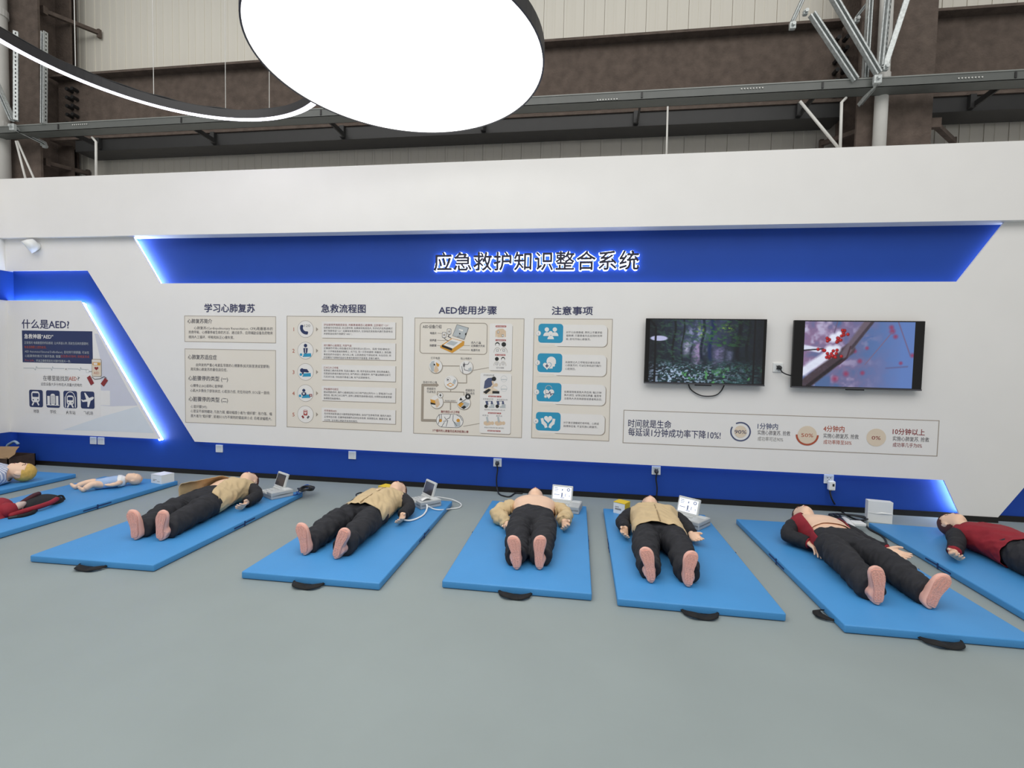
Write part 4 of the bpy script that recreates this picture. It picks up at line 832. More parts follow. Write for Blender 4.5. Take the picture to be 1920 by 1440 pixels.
mats = {
 'a': gym_mat((-6.70, 2.93), 0.0, 'blue floor mat in the left corner under the blond manikin', None),
 'b': gym_mat((-5.345, 2.90), 0.0, 'blue floor mat with the baby manikin and red vest', None),
 'c': gym_mat((-3.712, 2.735), R_(1.2), 'blue floor mat under the leftmost full manikin in tan jacket', .52),
 'd': gym_mat((-2.138, 2.77), R_(.4), 'blue floor mat under the manikin joined to a white tube', .50),
 'e': gym_mat((-.819, 2.88), R_(0), 'blue floor mat under the bare-chested manikin', .5),
 'f': gym_mat((.277, 2.845), R_(-.4), 'blue floor mat beside the yellow-and-white carton', .5),
 'g': gym_mat((1.494, 2.77), R_(0), 'blue floor mat under the open red jacket manikin', .5, .10),
 'h': gym_mat((2.625, 2.91), R_(-2.2), 'blue floor mat cut off by the right edge', .5),
}
MATZ = MT

# ------------------------------------------------------------------ control boxes with flip-up screens
def monitor(pos, rz, label, lit, paper=False):
    t = thing('control_box', label, 'control box', (pos[0], pos[1], MATZ), rz, 'grey training control boxes')
    w, d, h = .29, .22, .062      # front edge along +x from the origin corner, depth along +y
    MB().box((0, 0, 0), (w, d, h*.72)).build('base', M_box, t, bevel=.006)
    MB().box((.185, 0, h*.3), (w, d, h*1.12)).build('printer_housing', M_box, t, bevel=.008)
    MB().box((.195, d*.62, h*1.12 - .002), (w - .012, d*.93, h*1.12 + .003)).build('printer_lid', M_boxlt, t, bevel=.003)
    MB().box((.015, .03, h*.72 - .001), (.17, .115, h*.72 + .003)).build('keypad', M_boxlt, t, bevel=.002)
    for i in range(3):
        for j in range(2): MB().box((.03 + i*.045, .042 + j*.034, h*.72 + .002), (.058 + i*.045, .064 + j*.034, h*.72 + .006)).build('key', M_dark if (i == 2 and j) else M_box, t)
    MB().box((.01, .008, h*.72 - .001), (.13, .02, h*.72 + .006)).build('lid_catch', M_boxlt, t, bevel=.002)
    MB().box((.0, .145, h*.6), (.185, .175, h*.95)).build('hinge_bar', M_boxlt, t, bevel=.004)
    lid = MB(); Mx = Matrix.Translation((0, .165, h*.9)) @ Matrix.Rotation(R_(-18), 4, 'X')
    lw, lh = .205, .158
    lo = MB().box((-.008, -.008, 0), (lw - .008, .016, lh), Mx).build('screen_lid', M_boxlt, t, bevel=.006)
    MB().box((.006, -.0088, .024), (lw - .022, -.0075, lh - .018), Mx).build('screen', M_scron if lit else M_scroff, lo)
    if lit:
        y = -.0092
        for a, b, c, e in ((.016, .125, .05, .130), (.016, .112, .055, .116), (.016, .098, .05, .102), (.016, .062, .07, .067), (.09, .105, .1, .122), (.088, .045, .1, .085), (.08, .036, .12, .041), (.125, .05, .13, .08), (.165, .05, .169, .07)):
            MB().box((a, y, b), (c, y + .0003, e), Mx).build('screen_mark', M_scrink, lo)
        ang = [2*math.pi*k/16 for k in range(16)]
        vs = [Mx @ Vector((.155 + .016*math.cos(a), y, .118 + .016*math.sin(a))) for a in ang] + [Mx @ Vector((.155 + .009*math.cos(a), y, .118 + .009*math.sin(a))) for a in ang]
        MB().add(vs, [(k, (k+1) % 16, (k+1) % 16 + 16, k + 16) for k in range(16)]).build('screen_mark', M_scrink, lo)
    if paper:
        rs = []
        for k in range(9):
            y_ = .03 + k*.012; z = h*1.12 + .004 + .018*math.sin(k/8*math.pi); rs.append([(.20, y_, z), (.265, y_, z), (.265, y_, z + .001), (.20, y_, z + .001)])
        MB().rings(rs).build('paper_strip', M_plastic, t, True)
    return t
monitor((-3.19, 4.385), R_(-31), 'grey control box with dark screen beside a coil of dark cord', False)
monitor((-1.625, 4.44), R_(-45), 'grey control box with dark screen and white tube', False, True)
monitor((-.235, 4.44), R_(-9), 'grey control box with lit screen beside the bare-chested manikin', True)
monitor((.84, 4.345), R_(-40), 'grey control box with lit screen beside the palms-up manikin', True)
# tubes and cords on the mats
q = lambda x, y, z: fp(x, y, z)
tag(cable('white_tube', [q(800, 946, .10), q(801, 950, .085), q(799, 958, .062), q(793, 966, .06), q(780, 973, .06), q(768, 976, .062), q(757, 975, .07)], .008, M_plastic), 'thin white tube between the dark-screen control box and the manikin hand', 'tube')
tag(cable('white_tube', [q(803, 949, .09), q(812, 954, .06), q(826, 956, .058), q(845, 954, .012), q(860, 952, .008), q(865, 947, .008), q(860, 942, .008), q(845, 936, .03), q(820, 932, .062), q(812, 933, .07)], .006, M_plastic), 'white cable looping off the mat behind the white tube', 'cable')
co = []
for k in range(46):
    a = k*.55; p_ = q(553, 921, .06 + .0012*k); co.append((p_.x + .05 + (.09 - .0009*k)*math.cos(a), p_.y + (.065)*math.sin(a) + .12, p_.z + .01*math.sin(k)))
tag(cable('cord_coil', co, .008, M_cable), 'bundle of dark cord behind the leftmost control box', 'cable')
tag(cable('loose_cable', [q(556, 922, .07), q(562, 926, .06), q(570, 920, .02), q(576, 915, .02), q(580, 911, .02), q(576, 909, .015), q(568, 912, .015), q(562, 918, .03), q(556, 926, .06), q(550, 928, .06)], .006, mat('blue_cable', '#2b5aa5', .5)), 'blue cable looped over the mat corner behind the leftmost control box', 'cable')
tag(cable('white_tube', [q(484, 918, .11), q(480, 921, .09), q(476, 927, .07), q(472, 932, .062)], .006, M_plastic), 'short white tube from the leftmost control box to the manikin', 'tube')

# ------------------------------------------------------------------ cartons
def carton(pos, rz, s, label, m, mtop=None, print_=None, flap=True, z=MATZ):
    t = thing('carton', label, 'carton', (pos[0], pos[1], z), rz)
    MB().box((0, 0, 0), (s[0], s[1], s[2])).build('box', m, t, bevel=.002)
    MB().box((-.001, -.001, s[2] - .002), (s[0] + .001, s[1] + .001, s[2] + .002)).build('lid', mtop or m, t)
    MB().box((s[0]*.02, -.0015, s[2]*.97), (s[0]*.98, -.0005, s[2]*.985)).build('fold_line', M_inklt, t)
    if print_:
        for (a, b, c, d, mm) in print_: MB().box((s[0]*a, -.0016, s[2]*b), (s[0]*c, -.0004, s[2]*d)).build('print_patch', mm, t)
    return t
M_yel = mat('yellow_card', '#e2c21f', .5, .03)
carton((-4.60, 4.56), R_(-12), (.165, .14, .095), 'small white carton on the mat behind the baby manikin', M_plastic, None, [(.2, .3, .4, .36, M_line), (.2, .42, .55, .47, M_inklt), (.6, .25, .85, .3, M_line)])
t = carton((.375, 4.525), R_(-32), (.115, .115, .105), 'yellow-topped white carton beside the palms-up manikin head', M_plastic, M_yel, [(.15, .35, .7, .5, M_inklt), (.15, .6, .5, .66, M_inklt)])
MB().box((.1155, .005, .0), (.1165, .11, .104)).build('side_panel', M_yel, t)
carton((-1.97, 4.53), R_(-20), (.13, .11, .12), 'yellow carton half hidden behind the white-tube manikin', M_yel, M_yel, [(.2, .3, .7, .5, M_plastic)])
tag(cable('loose_cable', [q(684, 930, .06), q(676, 931, .06), q(669, 930, .06), q(668, 927, .06), q(675, 924, .065), q(684, 924, .06)], .007, M_cable), 'short black cord beside the half hidden yellow carton', 'cable')
a = fp(1626, 978, 0); b = fp(1673, 983, 0)
t = thing('carton', 'plain white carton standing on the floor behind the right-hand mats', 'carton', (a.x, a.y, 0), math.atan2(b.y - a.y, b.x - a.x))
wd = (b - a).length
MB().box((0, 0, 0), (wd, .07, .205)).build('box', M_plastic, t, bevel=.002)
MB().add([(0, -.002, .09), (wd*.3, -.004, .085), (wd*.55, -.012, .095), (wd, -.003, .088), (wd, -.002, .1), (wd*.55, -.003, .105), (wd*.3, -.003, .1), (0, -.001, .1)], [(0, 1, 6, 7), (1, 2, 5, 6), (2, 3, 4, 5)]).build('front_flap', M_plastic, t)
# cardboard box and blue hose in the corner
M_cb = mat('cardboard', '#a98a66', .8, .06, 6)
t = thing('cardboard_box', 'open brown cardboard box in the left corner', 'box', (-7.13, 4.84, 0))
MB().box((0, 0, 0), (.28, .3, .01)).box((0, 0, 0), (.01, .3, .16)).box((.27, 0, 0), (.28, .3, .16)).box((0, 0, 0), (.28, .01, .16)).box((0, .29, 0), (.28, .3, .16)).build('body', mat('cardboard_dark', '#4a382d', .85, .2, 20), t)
MB().add([(-.02, -.03, .15), (.29, .0, .15), (.34, .03, .20), (.30, .07, .235), (.31, .10, .28), (-.03, .08, .27), (-.02, -.026, .154), (.29, .004, .154), (.34, .034, .204), (.30, .074, .239), (.31, .104, .284), (-.03, .084, .274)], [(5, 4, 3, 2, 1, 0), (6, 7, 8, 9, 10, 11), (0, 1, 7, 6), (1, 2, 8, 7), (2, 3, 9, 8), (3, 4, 10, 9), (4, 5, 11, 10), (5, 0, 6, 11)]).build('flap', M_cb, t)
tag(cable('blue_hose', [(-7.10, 5.0, .10), (-7.08, 5.0, .26), (-7.02, 5.0, .31), (-6.96, 5.0, .33), (-6.91, 5.0, .30)], .016, mat('hose_blue', '#8fa8bd', .5)), 'pale blue hose sticking out of the cardboard box', 'hose')
# ------------------------------------------------------------------ training manikins
def remesh(mb, voxel, smooth=4, fac=.5):
    me = mb.mesh('tmp'); o = bpy.data.objects.new('tmp', me); C.objects.link(o)
    m = o.modifiers.new('r', 'REMESH'); m.mode = 'VOXEL'; m.voxel_size = voxel
    if smooth:
        s = o.modifiers.new('s', 'SMOOTH'); s.iterations = smooth; s.factor = fac
    bpy.context.view_layer.update()
    out = bpy.data.meshes.new_from_object(o.evaluated_get(bpy.context.evaluated_depsgraph_get()))
    bpy.data.objects.remove(o); bpy.data.meshes.remove(me)
    return out
def verts(me):
    a = np.empty(len(me.vertices)*3, np.float32); me.vertices.foreach_get('co', a); return a.reshape(-1, 3)
def setverts(me, a): me.vertices.foreach_set('co', a.astype(np.float32).ravel()); me.update()
def wrinkle(me, fn, zmin=.003):
    a = verts(me); nr = np.empty(len(me.vertices)*3, np.float32); me.vertices.foreach_get('normal', nr); nr = nr.reshape(-1, 3)
    d = np.array([fn(Vector(p)) for p in a.tolist()]); a = a + nr*d[:, None]; a[:, 2] = np.maximum(a[:, 2], zmin); setverts(me, a)
def sring(y, cx, cz, hw, hh, n=28, ex=2.35, a0=0, a1=360, closed=True):
    out = []
    for k in range(n):
        t_ = R_(a0 + (a1 - a0)*k/(n if closed else n - 1)); c_, s_ = math.cos(t_), math.sin(t_)
        out.append((cx + hw*math.copysign(abs(c_)**(2/ex), c_), y, cz + hh*math.copysign(abs(s_)**(2/ex), s_)))
    return out
TORSO = [(.60, .120, .085, .060), (.68, .145, .092, .080), (.76, .158, .097, .092), (.85, .155, .099, .097), (.95, .163, .103, .101), (1.04, .182, .106, .104), (1.11, .190, .104, .100), (1.165, .178, .098, .086), (1.205, .125, .094, .066), (1.235, .065, .098, .050)]
def prof(tab, y):
    if y <= tab[0][0]: return tab[0][1:]
    for a, b in zip(tab[:-1], tab[1:]):
        if y <= b[0]:
            t_ = (y - a[0])/(b[0] - a[0]); t_ = t_*t_*(3 - 2*t_)*.5 + t_*.5; return tuple(p + (q_ - p)*t_ for p, q_ in zip(a[1:], b[1:]))
    return tab[-1][1:]
JT = [(.58, .176, .104, .100), (.66, .186, .107, .104), (.74, .186, .109, .107), (.82, .178, .109, .108), (.9, .172, .108, .107), (.98, .176, .107, .105), (1.05, .186, .106, .104), (1.11, .192, .104, .100), (1.165, .180, .098, .086), (1.205, .127, .094, .066), (1.235, .068, .098, .050)]
HEADP = [(1.0, .004, .004, .004), (.97, .022, .02, .026), (.9, .038, .036, .048), (.75, .056, .058, .070), (.5, .070, .077, .085), (.25, .075, .085, .091), (.05, .0745, .085, .089), (-.15, .071, .083, .082), (-.35, .067, .084, .066), (-.55, .063, .083, .048), (-.72, .057, .080, .034), (-.87, .046, .072, .022), (-.96, .029, .060, .02), (-1.0, .006, .055, .02)]
def head_pt(b, th):      # b: +1 crown .. -1 chin, th: 90 deg = face; returns (right, top, face)
    tab = [(-r[0],) + r[1:] for r in HEADP]; w, f, g = prof(tab, -b)
    c_, s_ = math.cos(th), math.sin(th); x = w*math.copysign(abs(c_)**.92, c_); c = (f if s_ > 0 else g)*s_
    if s_ > 0:
        gx = lambda s: math.exp(-(x/s)**2)
        c += .014*gx(.017)*math.exp(-((b + .20)/.11)**2) + .007*gx(.012)*math.exp(-((b + .02)/.16)**2)
        c -= .009*math.exp(-((abs(x) - .030)/.016)**2 - ((b - .09)/.09)**2)
        c += .006*gx(.024)*math.exp(-((b + .48)/.05)**2) + .004*gx(.024)*math.exp(-((b + .58)/.05)**2) - .004*gx(.02)*math.exp(-((b + .53)/.02)**2) + .007*gx(.022)*math.exp(-((b + .80)/.10)**2) + .004*math.exp(-((b - .20)/.07)**2)
    return x, b*.112, c
def head_frame(center, tilt, turn=0.0, s=1.0):
    return Matrix.Translation(center) @ Matrix.Rotation(turn, 4, 'Y') @ Matrix(((s, 0, 0, 0), (0, s*math.cos(tilt), s*math.sin(tilt), 0), (0, -s*math.sin(tilt), s*math.cos(tilt), 0), (0, 0, 0, 1)))
HB = [1 - 2*((k/30)**1.0) for k in range(31)]
def add_head(mb, M, ears=True):
    rs = [[M @ Vector(head_pt(b, 2*math.pi*j/44)) for j in range(44)] for b in HB]; mb.rings(rs)
    if ears:
        for s in (-1, 1):
            rr = []
            for k in range(9):
                t_ = -1 + 2*k/8; r_ = math.sqrt(max(0, 1 - t_*t_))*.03 + .001
                rr.append([M @ Vector((s*(.071 + .010*(.5 + .5*math.cos(2*math.pi*j/12))), -.004 + t_*.031, -.012 + .62*r_*math.sin(2*math.pi*j/12))) for j in range(12)])
            mb.rings(rr)
def add_hair(M, m, t, line=.52, back=.0):
    mb = MB(); n = 44; keep = []
    P3 = [[Vector(head_pt(b, 2*math.pi*j/n)) for j in range(n)] for b in HB]
    off = lambda p: M @ (p*1.0 + p.normalized()*.006)
    vs = [off(p) for r in P3 for p in r]; fs = []
    for i in range(30):
        for j in range(n):
            k = (j+1) % n; c_ = (P3[i][j] + P3[i+1][k])/2; b = c_.y/.112
            if b > line or (c_.z < back - .01*(b < .1) and b > -.62) or (abs(c_.x) > .06 and c_.z < .03 and .12 < b):
                fs.append((i*n + j, i*n + k, (i+1)*n + k, (i+1)*n + j))
    mb.add(vs, fs); mb.build('hair', m, t, True)
def face_bits(M, t):
    for s in (-1, 1):
        pts = []; bp = []
        for k in range(5):
            x_ = .018 + .006*k; th = math.acos(min(1, (x_/.0745)))
            p = Vector(head_pt(.09 - .012*abs(k - 2), th)); pts.append(M @ Vector((s*p.x, p.y, p.z + .002)))
            p = Vector(head_pt(.24 - .02*abs(k - 1.5), th)); bp.append(M @ Vector((s*p.x, p.y, p.z + .002)))
        MB().tube(pts, .0028, 6).build('eye', M_dark, t, True); MB().tube(bp, .003, 6).build('eyebrow', M_hair, t, True)
    pts = []
    for k in range(7):
        x_ = -.021 + .007*k; th = math.pi/2 - x_/.08; p = Vector(head_pt(-.53, th)); pts.append(M @ Vector((p.x, p.y, p.z + .001)))
    MB().tube(pts, [.002, .0045, .0055, .006, .0055, .0045, .002], 8).build('lips', M_lip, t, True)
FOOT = [(0, .010, .030), (.03, .022, .055), (.09, .030, .082), (.18, .033, .098), (.3, .032, .098), (.42, .033, .080), (.55, .038, .062), (.68, .044, .050), (.8, .046, .042), (.9, .040, .036), (.96, .028, .030), (1.0, .010, .02)]
FL_ = .232
def foot_frame(heel, roll, lean=0.0):
    return Matrix.Translation(heel) @ Matrix.Rotation(roll, 4, 'Y') @ Matrix.Rotation(lean, 4, 'X')
def add_foot(mb, M, side):
    rs = []
    for k in range(25):
        t_ = k/24; w, d = prof(FOOT, t_); cx = side*-.006*math.sin(t_*math.pi)*1.5
        rs.append([M @ Vector((cx + p[0], p[2] + d/2, t_*FL_)) for p in sring(0, 0, 0, w, d/2, 22, 2.6)])
    mb.rings(rs)
def sole(M, side, t):
    o = []
    for sg in (1, -1):
        ks = range(1, 24) if sg == 1 else range(23, 0, -1)
        for k in ks:
            t_ = k/24; w, d = prof(FOOT, t_); cx = side*-.006*math.sin(t_*math.pi)*1.5; o.append((cx + sg*w*.80, .012 + t_*(FL_ - .024)))
    n = len(o); vs = [M @ Vector((p[0], -.0045, p[1])) for p in o] + [M @ Vector((p[0], .012, p[1])) for p in o]
    MB().add(vs, [tuple(range(n)), tuple(range(2*n - 1, n - 1, -1))] + [(i + n, (i+1) % n + n, (i+1) % n, i) for i in range(n)]).build('sole', M_sole, t)
    mb = MB(); rng = random.Random(5)
    for k in range(3, 22):
        if 9 <= k <= 12: continue
        t_ = k/24; w, d = prof(FOOT, t_); cx = side*-.006*math.sin(t_*math.pi)*1.5
        for j in (-.5, 0, .5):
            x = cx + j*w + rng.uniform(-.003, .003); z = .012 + t_*(FL_ - .024)
            mb.box((x - .004, -.0065, z - .003), (x + .004, -.004, z + .003), M)
    mb.build('sole_tread', M_foot, t)['kind'] = 'stuff'
HAND_CACHE = {}
def hand_mesh(thumb, curl):
    key = (thumb, curl)
    if key in HAND_CACHE: return HAND_CACHE[key]
    mb = MB()
    mb.rings([[(x, y, z) for x, _, z in sring(0, 0, cz, w, h, 18, 2.8)] for y, w, h, cz in ((-.05, .021, .019, 0), (-.02, .022, .018, 0), (.0, .026, .017, 0), (.03, .036, .016, 0), (.06, .041, .015, .001), (.082, .040, .013, .002), (.092, .034, .009, .003))])
    for i, (x, L, r) in enumerate(((-.030, .062, .0085), (-.010, .072, .009), (.010, .069, .0088), (.029, .054, .0078))):
        x_ = x*thumb*-1; p = Vector((x_, .078, .002)); pts = [p]; a = R_(curl*.3 + 3*i); spread = x_*1.6
        for k, l in enumerate((.45, .32, .27)):
            a += R_(curl*(.55 if k else .35)); d = Vector((spread*.4, math.cos(a), math.sin(a))).normalized(); p = p + d*L*l*1.05; pts.append(p)
        mb.tube([pts[0] - Vector((0, .02, 0))] + pts, [r*1.1, r*1.08, r, r*.95, r*.78], 10, round_ends=True)
    pts = [(thumb*.012, .012, .004), (thumb*.036, .034, .010), (thumb*.050, .058, .018), (thumb*.052, .082, .028)]
    mb.tube(pts, [.015, .0125, .0105, .008], 10, round_ends=True)
    me = remesh(mb, .0034, 3); v = verts(me).tolist(); f = [tuple(p.vertices) for p in me.polygons]; bpy.data.meshes.remove(me)
    HAND_CACHE[key] = (v, f); return v, f
def hand_frame(wrist, tip, roll):
    w, t_ = Vector(wrist), Vector(tip); d = (t_ - w).normalized(); x = d.cross(Vector((0, 0, 1))).normalized(); n = x.cross(d)
    M = Matrix(((x.x, d.x, n.x, w.x), (x.y, d.y, n.y, w.y), (x.z, d.z, n.z, w.z), (0, 0, 0, 1)))
    return M @ Matrix.Rotation(roll, 4, 'Y')
def shell(y0, y1, p0, p1, off, name, m, t, seed=0, amp=.006, lift=None, ny=34, nphi=44, tab=TORSO, thick=.005, hem=0.012):
    """cloth wrapped round the torso between the angles p0(v)..p1(v), v = 0 at the hem and 1 at the neck"""
    out, inn = [], []
    for i in range(ny):
        v = i/(ny - 1); y = y0 + (y1 - y0)*v; hw, zc, hh = prof(tab, y); a0, a1 = p0(v), p1(v); ro, ri = [], []
        e = off + hem*max(0, 1 - v*3)
        for k in range(nphi):
            u = k/(nphi - 1); ph = R_(a0 + (a1 - a0)*u); c_, s_ = math.cos(ph), math.sin(ph)
            x = (hw + e)*math.copysign(abs(c_)**.87, c_); z = zc + (hh + e)*math.copysign(abs(s_)**.87, s_)
            dirv = Vector((c_, 0, s_)); nz = mnoise.noise(Vector((x*10 + seed, y*5 + x*3, z*9)))*.7 + (1 - 2*abs(mnoise.noise(Vector((x*16 + y*9 + seed, y*8, z*14)))))*.45 - .25
            yy = y + .012*mnoise.noise(Vector((ph*2.0, seed, 3)))*(1 - v)
            l = lift(u, v) if lift else Vector((0, 0, 0))
            p = Vector((x, yy, z)) + dirv*amp*nz + l
            p.z = max(p.z, .006); ro.append(p); q_ = p - dirv*thick; q_.z = max(q_.z, .004); ri.append(q_)
        out.append(ro); inn.append(ri)
    rings = [o_ + i_[::-1] for o_, i_ in zip(out, inn)]
    return MB().rings(rings).build(name, m, t, True)
def sleeve(pts, r, name, m, t, seed=0, amp=.007, lining=None):
    path = crom(pts, 9); n = len(path); rr = []
    for k in range(n):
        s_ = k/(n - 1)*(len(r) - 1); i = min(int(s_), len(r) - 2); rr.append(r[i] + (r[i+1] - r[i])*(s_ - i))
    mb = MB().tube(path, rr, 28); me = mb.mesh(name)
    me.update(); wrinkle(me, lambda p: amp*(mnoise.noise(Vector((p.x*16 + seed, p.y*34, p.z*16))) + .6*mnoise.noise(Vector((p.x*40 + seed, p.y*40, p.z*40)))))
    return obj(name, me, m, t, True)
def manikin(label, hm, yaw, heels, arms, jacket, chest=0, seed=0, head_turn=0.0, tilt=R_(20), tube_leg=None):
    t = thing('training_manikin', label, 'manikin', (hm[0], hm[1], MATZ), yaw, 'full-size training manikins')
    Mi = Matrix.Rotation(-yaw, 4, 'Z') @ Matrix.Translation((-hm[0], -hm[1], -MATZ))
    loc = lambda p: Mi @ Vector(p)
    body = MB(); body.rings([sring(y, 0, *prof_xz(y)) for y in [.64 + .0205*k for k in range(30)]])
    body.tube([(0, 1.17, .095), (0, 1.24, .103), (0, 1.30, .112)], [.07, .056, .054], 20, round_ends=True)
    HM = head_frame((0, 1.39, .104), tilt, head_turn); add_head(body, HM)
    legs = []; feetM = []
    for s, (hx, hy, roll) in zip((-1, 1), heels):
        h = loc((hx, hy, MATZ)); ank = Vector((h.x, h.y + .052, .062)); ank = Vector((h.x + .06*math.sin(roll), h.y + .05, .06))
        hip = Vector((s*.088, .70, .095)); knee = hip.lerp(ank, .5) + Vector((s*.012, 0, .022))
        legs.append((hip, knee, ank)); body.tube(crom([hip, hip.lerp(knee, .5), knee, knee.lerp(ank, .4) - Vector((0, 0, .004)), ank, ank - Vector((0, .02, 0))], 4), [.08]*4 + [.072]*4 + [.056]*4 + [.052]*4 + [.037]*5, 18)
        F = foot_frame((h.x, h.y, .004), roll, R_(-3)); feetM.append((F, s)); add_foot(body, F, s)
    hands = []; arm_pts = []
    for s, (el, wr_, tip, roll, thumb, curl) in zip((-1, 1), arms):
        sh = Vector((s*.172, 1.125, .10)); W_ = loc(wr_); T_ = loc(tip); E_ = loc(el); arm_pts.append((sh, E_, W_, T_))
        body.tube(crom([sh, sh.lerp(E_, .5), E_, E_.lerp(W_, .55), W_], 4), [.046]*4 + [.042]*4 + [.037]*4 + [.03]*4 + [.024], 16, round_ends=True)
        hands.append((hand_frame(W_, T_, roll), thumb, curl))
    me = remesh(body, .0065, 3)
    a = verts(me); a[:, 2] = np.maximum(a[:, 2], .002); setverts(me, a)
    fin = MB(); fin.v = a.tolist(); fin.f = [tuple(p.vertices) for p in me.polygons]; bpy.data.meshes.remove(me)
    fin.v = [tuple(p) for p in fin.v]
    fm = []
    for f in fin.f: fm.append(1 if fin.v[f[0]][1] < .16 else 0)
    fin.m = fm
    for HMt, th, cu in hands:
        v, f = hand_mesh(th, cu); fin.add([HMt @ Vector(p) for p in v], f)
    fin.v = [(p[0], p[1], max(p[2], .002)) for p in fin.v]
    fin.build('body', [M_skin, M_foot], t, True)
    for F, s in feetM: sole(F, s, t)
    add_hair(HM, M_hair, t); face_bits(HM, t)
    # trousers
    pb = MB(); pb.rings([sring(y, 0, zc, hw, hh, 28, 2.5) for y, hw, zc, hh in ((.595, .155, .09, .086), (.64, .178, .098, .094), (.70, .182, .104, .100), (.76, .176, .106, .103), (.81, .168, .106, .105), (.822, .166, .106, .104))])
    for (hip, knee, ank), (F, s) in zip(legs, feetM):
        end = ank + Vector((0, .012, .004)); end.z = max(end.z, .066)
        hp = hip + Vector((s*.002, -.02, .0))
        pb.tube(crom([hp + Vector((0, .05, 0)), hp.lerp(knee, .45), knee + Vector((0, 0, .002)), knee.lerp(end, .5), end.lerp(knee, .12), end], 5), [.098]*5 + [.095]*5 + [.087]*5 + [.079]*5 + [.074]*5 + [.076], 24)
    pm = remesh(pb, .0085, 5)
    wrinkle(pm, lambda p: .013*mnoise.noise(Vector((p.x*8 + seed, p.y*17 + p.x*10, p.z*8))) + .020*(.30 - abs(mnoise.noise(Vector((p.x*7 + seed, p.y*21 - p.x*12, p.z*7))))) + .003*mnoise.noise(Vector((p.x*25 + seed, p.y*50, p.z*25))))
    obj('trousers', pm, M_pants, t, True)
    jacket(t, arm_pts, seed)
    return t
def prof_xz(y):
    hw, zc, hh = prof(TORSO, y); return zc, hw, hh
def arm_cloth(t, ap, m, cuff=None, r=(.064, .060, .055, .050, .047), seed=0, name='sleeve', stop=.97):
    for s, (sh, E_, W_, T_) in zip((-1, 1), ap):
        end = E_.lerp(W_, stop); start = sh + Vector((-s*.03, .015, .0))
        sleeve([start, sh.lerp(E_, .35) + Vector((s*.008, 0, .004)), E_, E_.lerp(W_, .5), end], r, name, m, t, seed + s)
        if cuff: sleeve([E_.lerp(W_, .90), E_.lerp(W_, .95), W_ + (W_ - E_)*.02], (.045, .043, .040), 'cuff', cuff, t, seed, .002)
def collar(t, m, a0=-60, a1=240, y0=1.185, y1=1.255, r=.072):
    rs = []; 
    for k in range(33):
        a = R_(a0 + (a1 - a0)*k/32); c_, s_ = math.cos(a), math.sin(a)
        ring = []
        for (yy, rr) in ((y0, r + .022), (y1, r + .004), (y1, r - .002), (y0, r + .014)): ring.append((rr*c_*1.05, yy - .02*max(s_, 0), max(.105 + rr*s_, .01)))
        rs.append(ring)
    MB().rings(rs).build('collar', m, t, True)
def closed_jacket(m, sl, cuff=None, zipper=True, hem_y=.60):
    def f(t, ap, seed):
        shell(hem_y, 1.215, lambda v: -92, lambda v: 268, .012, 'jacket', m, t, seed, .024, ny=56, nphi=84, tab=JT, hem=.002)
        collar(t, m)
        if zipper:
            rs = []
            for k in range(30):
                y = hem_y + .004 + (1.20 - hem_y)*k/29; hw, zc, hh = prof(JT, y); v = (y - hem_y)/(1.215 - hem_y); z = zc + hh + .012 + .002*max(0, 1 - v*3) + .024*.5*mnoise.noise(Vector((seed, y*7, (zc + hh)*9))) + .003
                rs.append([(-.004, y, z - .006), (.004, y, z - .006), (.004, y, z + .002), (-.004, y, z + .002)])
            MB().rings(rs).build('zip', mat('zip_brown', '#9c8663', .6), t)
        arm_cloth(t, ap, sl, cuff, seed=seed)
    return f
def half_open_jacket(m, sl, lining):
    def f(t, ap, seed):
        shell(.60, 1.215, lambda v: -80, lambda v: 58 + 42*v**.7, .014, 'jacket', m, t, seed, .024, tab=JT, hem=.002)
        shell(.66, 1.20, lambda v: 122 - 14*v, lambda v: 262, .016, 'jacket_flap', m, t, seed + 4, .008, tab=JT, lift=lambda u, v: Vector((-.065*math.exp(-(u/.25)**2), 0, .045*math.exp(-(u/.3)**2)))*(1 - v*.8))
        collar(t, m, -60, 70)
        arm_cloth(t, ap, sl, seed=seed)
    return f
def bare_chest(t, y0=.815):
    shell(y0, 1.20, lambda v: 2 - 30*v, lambda v: 178 + 30*v, .005, 'chest_skin', M_skin, t, 0, .0005, lift=lambda u, v: Vector((0, .035*abs(2*u - 1)**2*(1 - v)*-1 + .0, .006*(1 - v)**4)), thick=.004, hem=.003)
def open_red_jacket(t, ap, seed):
    bare_chest(t, .90)
    shell(.64, 1.20, lambda v: 158 - 42*v**1.3, lambda v: 262, .018, 'jacket_front', M_red, t, seed, .007, lift=lambda u, v: Vector((-.01, 0, .012*math.exp(-(u/.2)**2))))
    shell(.64, 1.19, lambda v: -80, lambda v: 24 + 22*v, .016, 'jacket_front', M_red, t, seed + 3, .006)
    collar(t, M_red, 130, 250)
    arm_cloth(t, ap, M_sleeve, M_red, seed=seed)
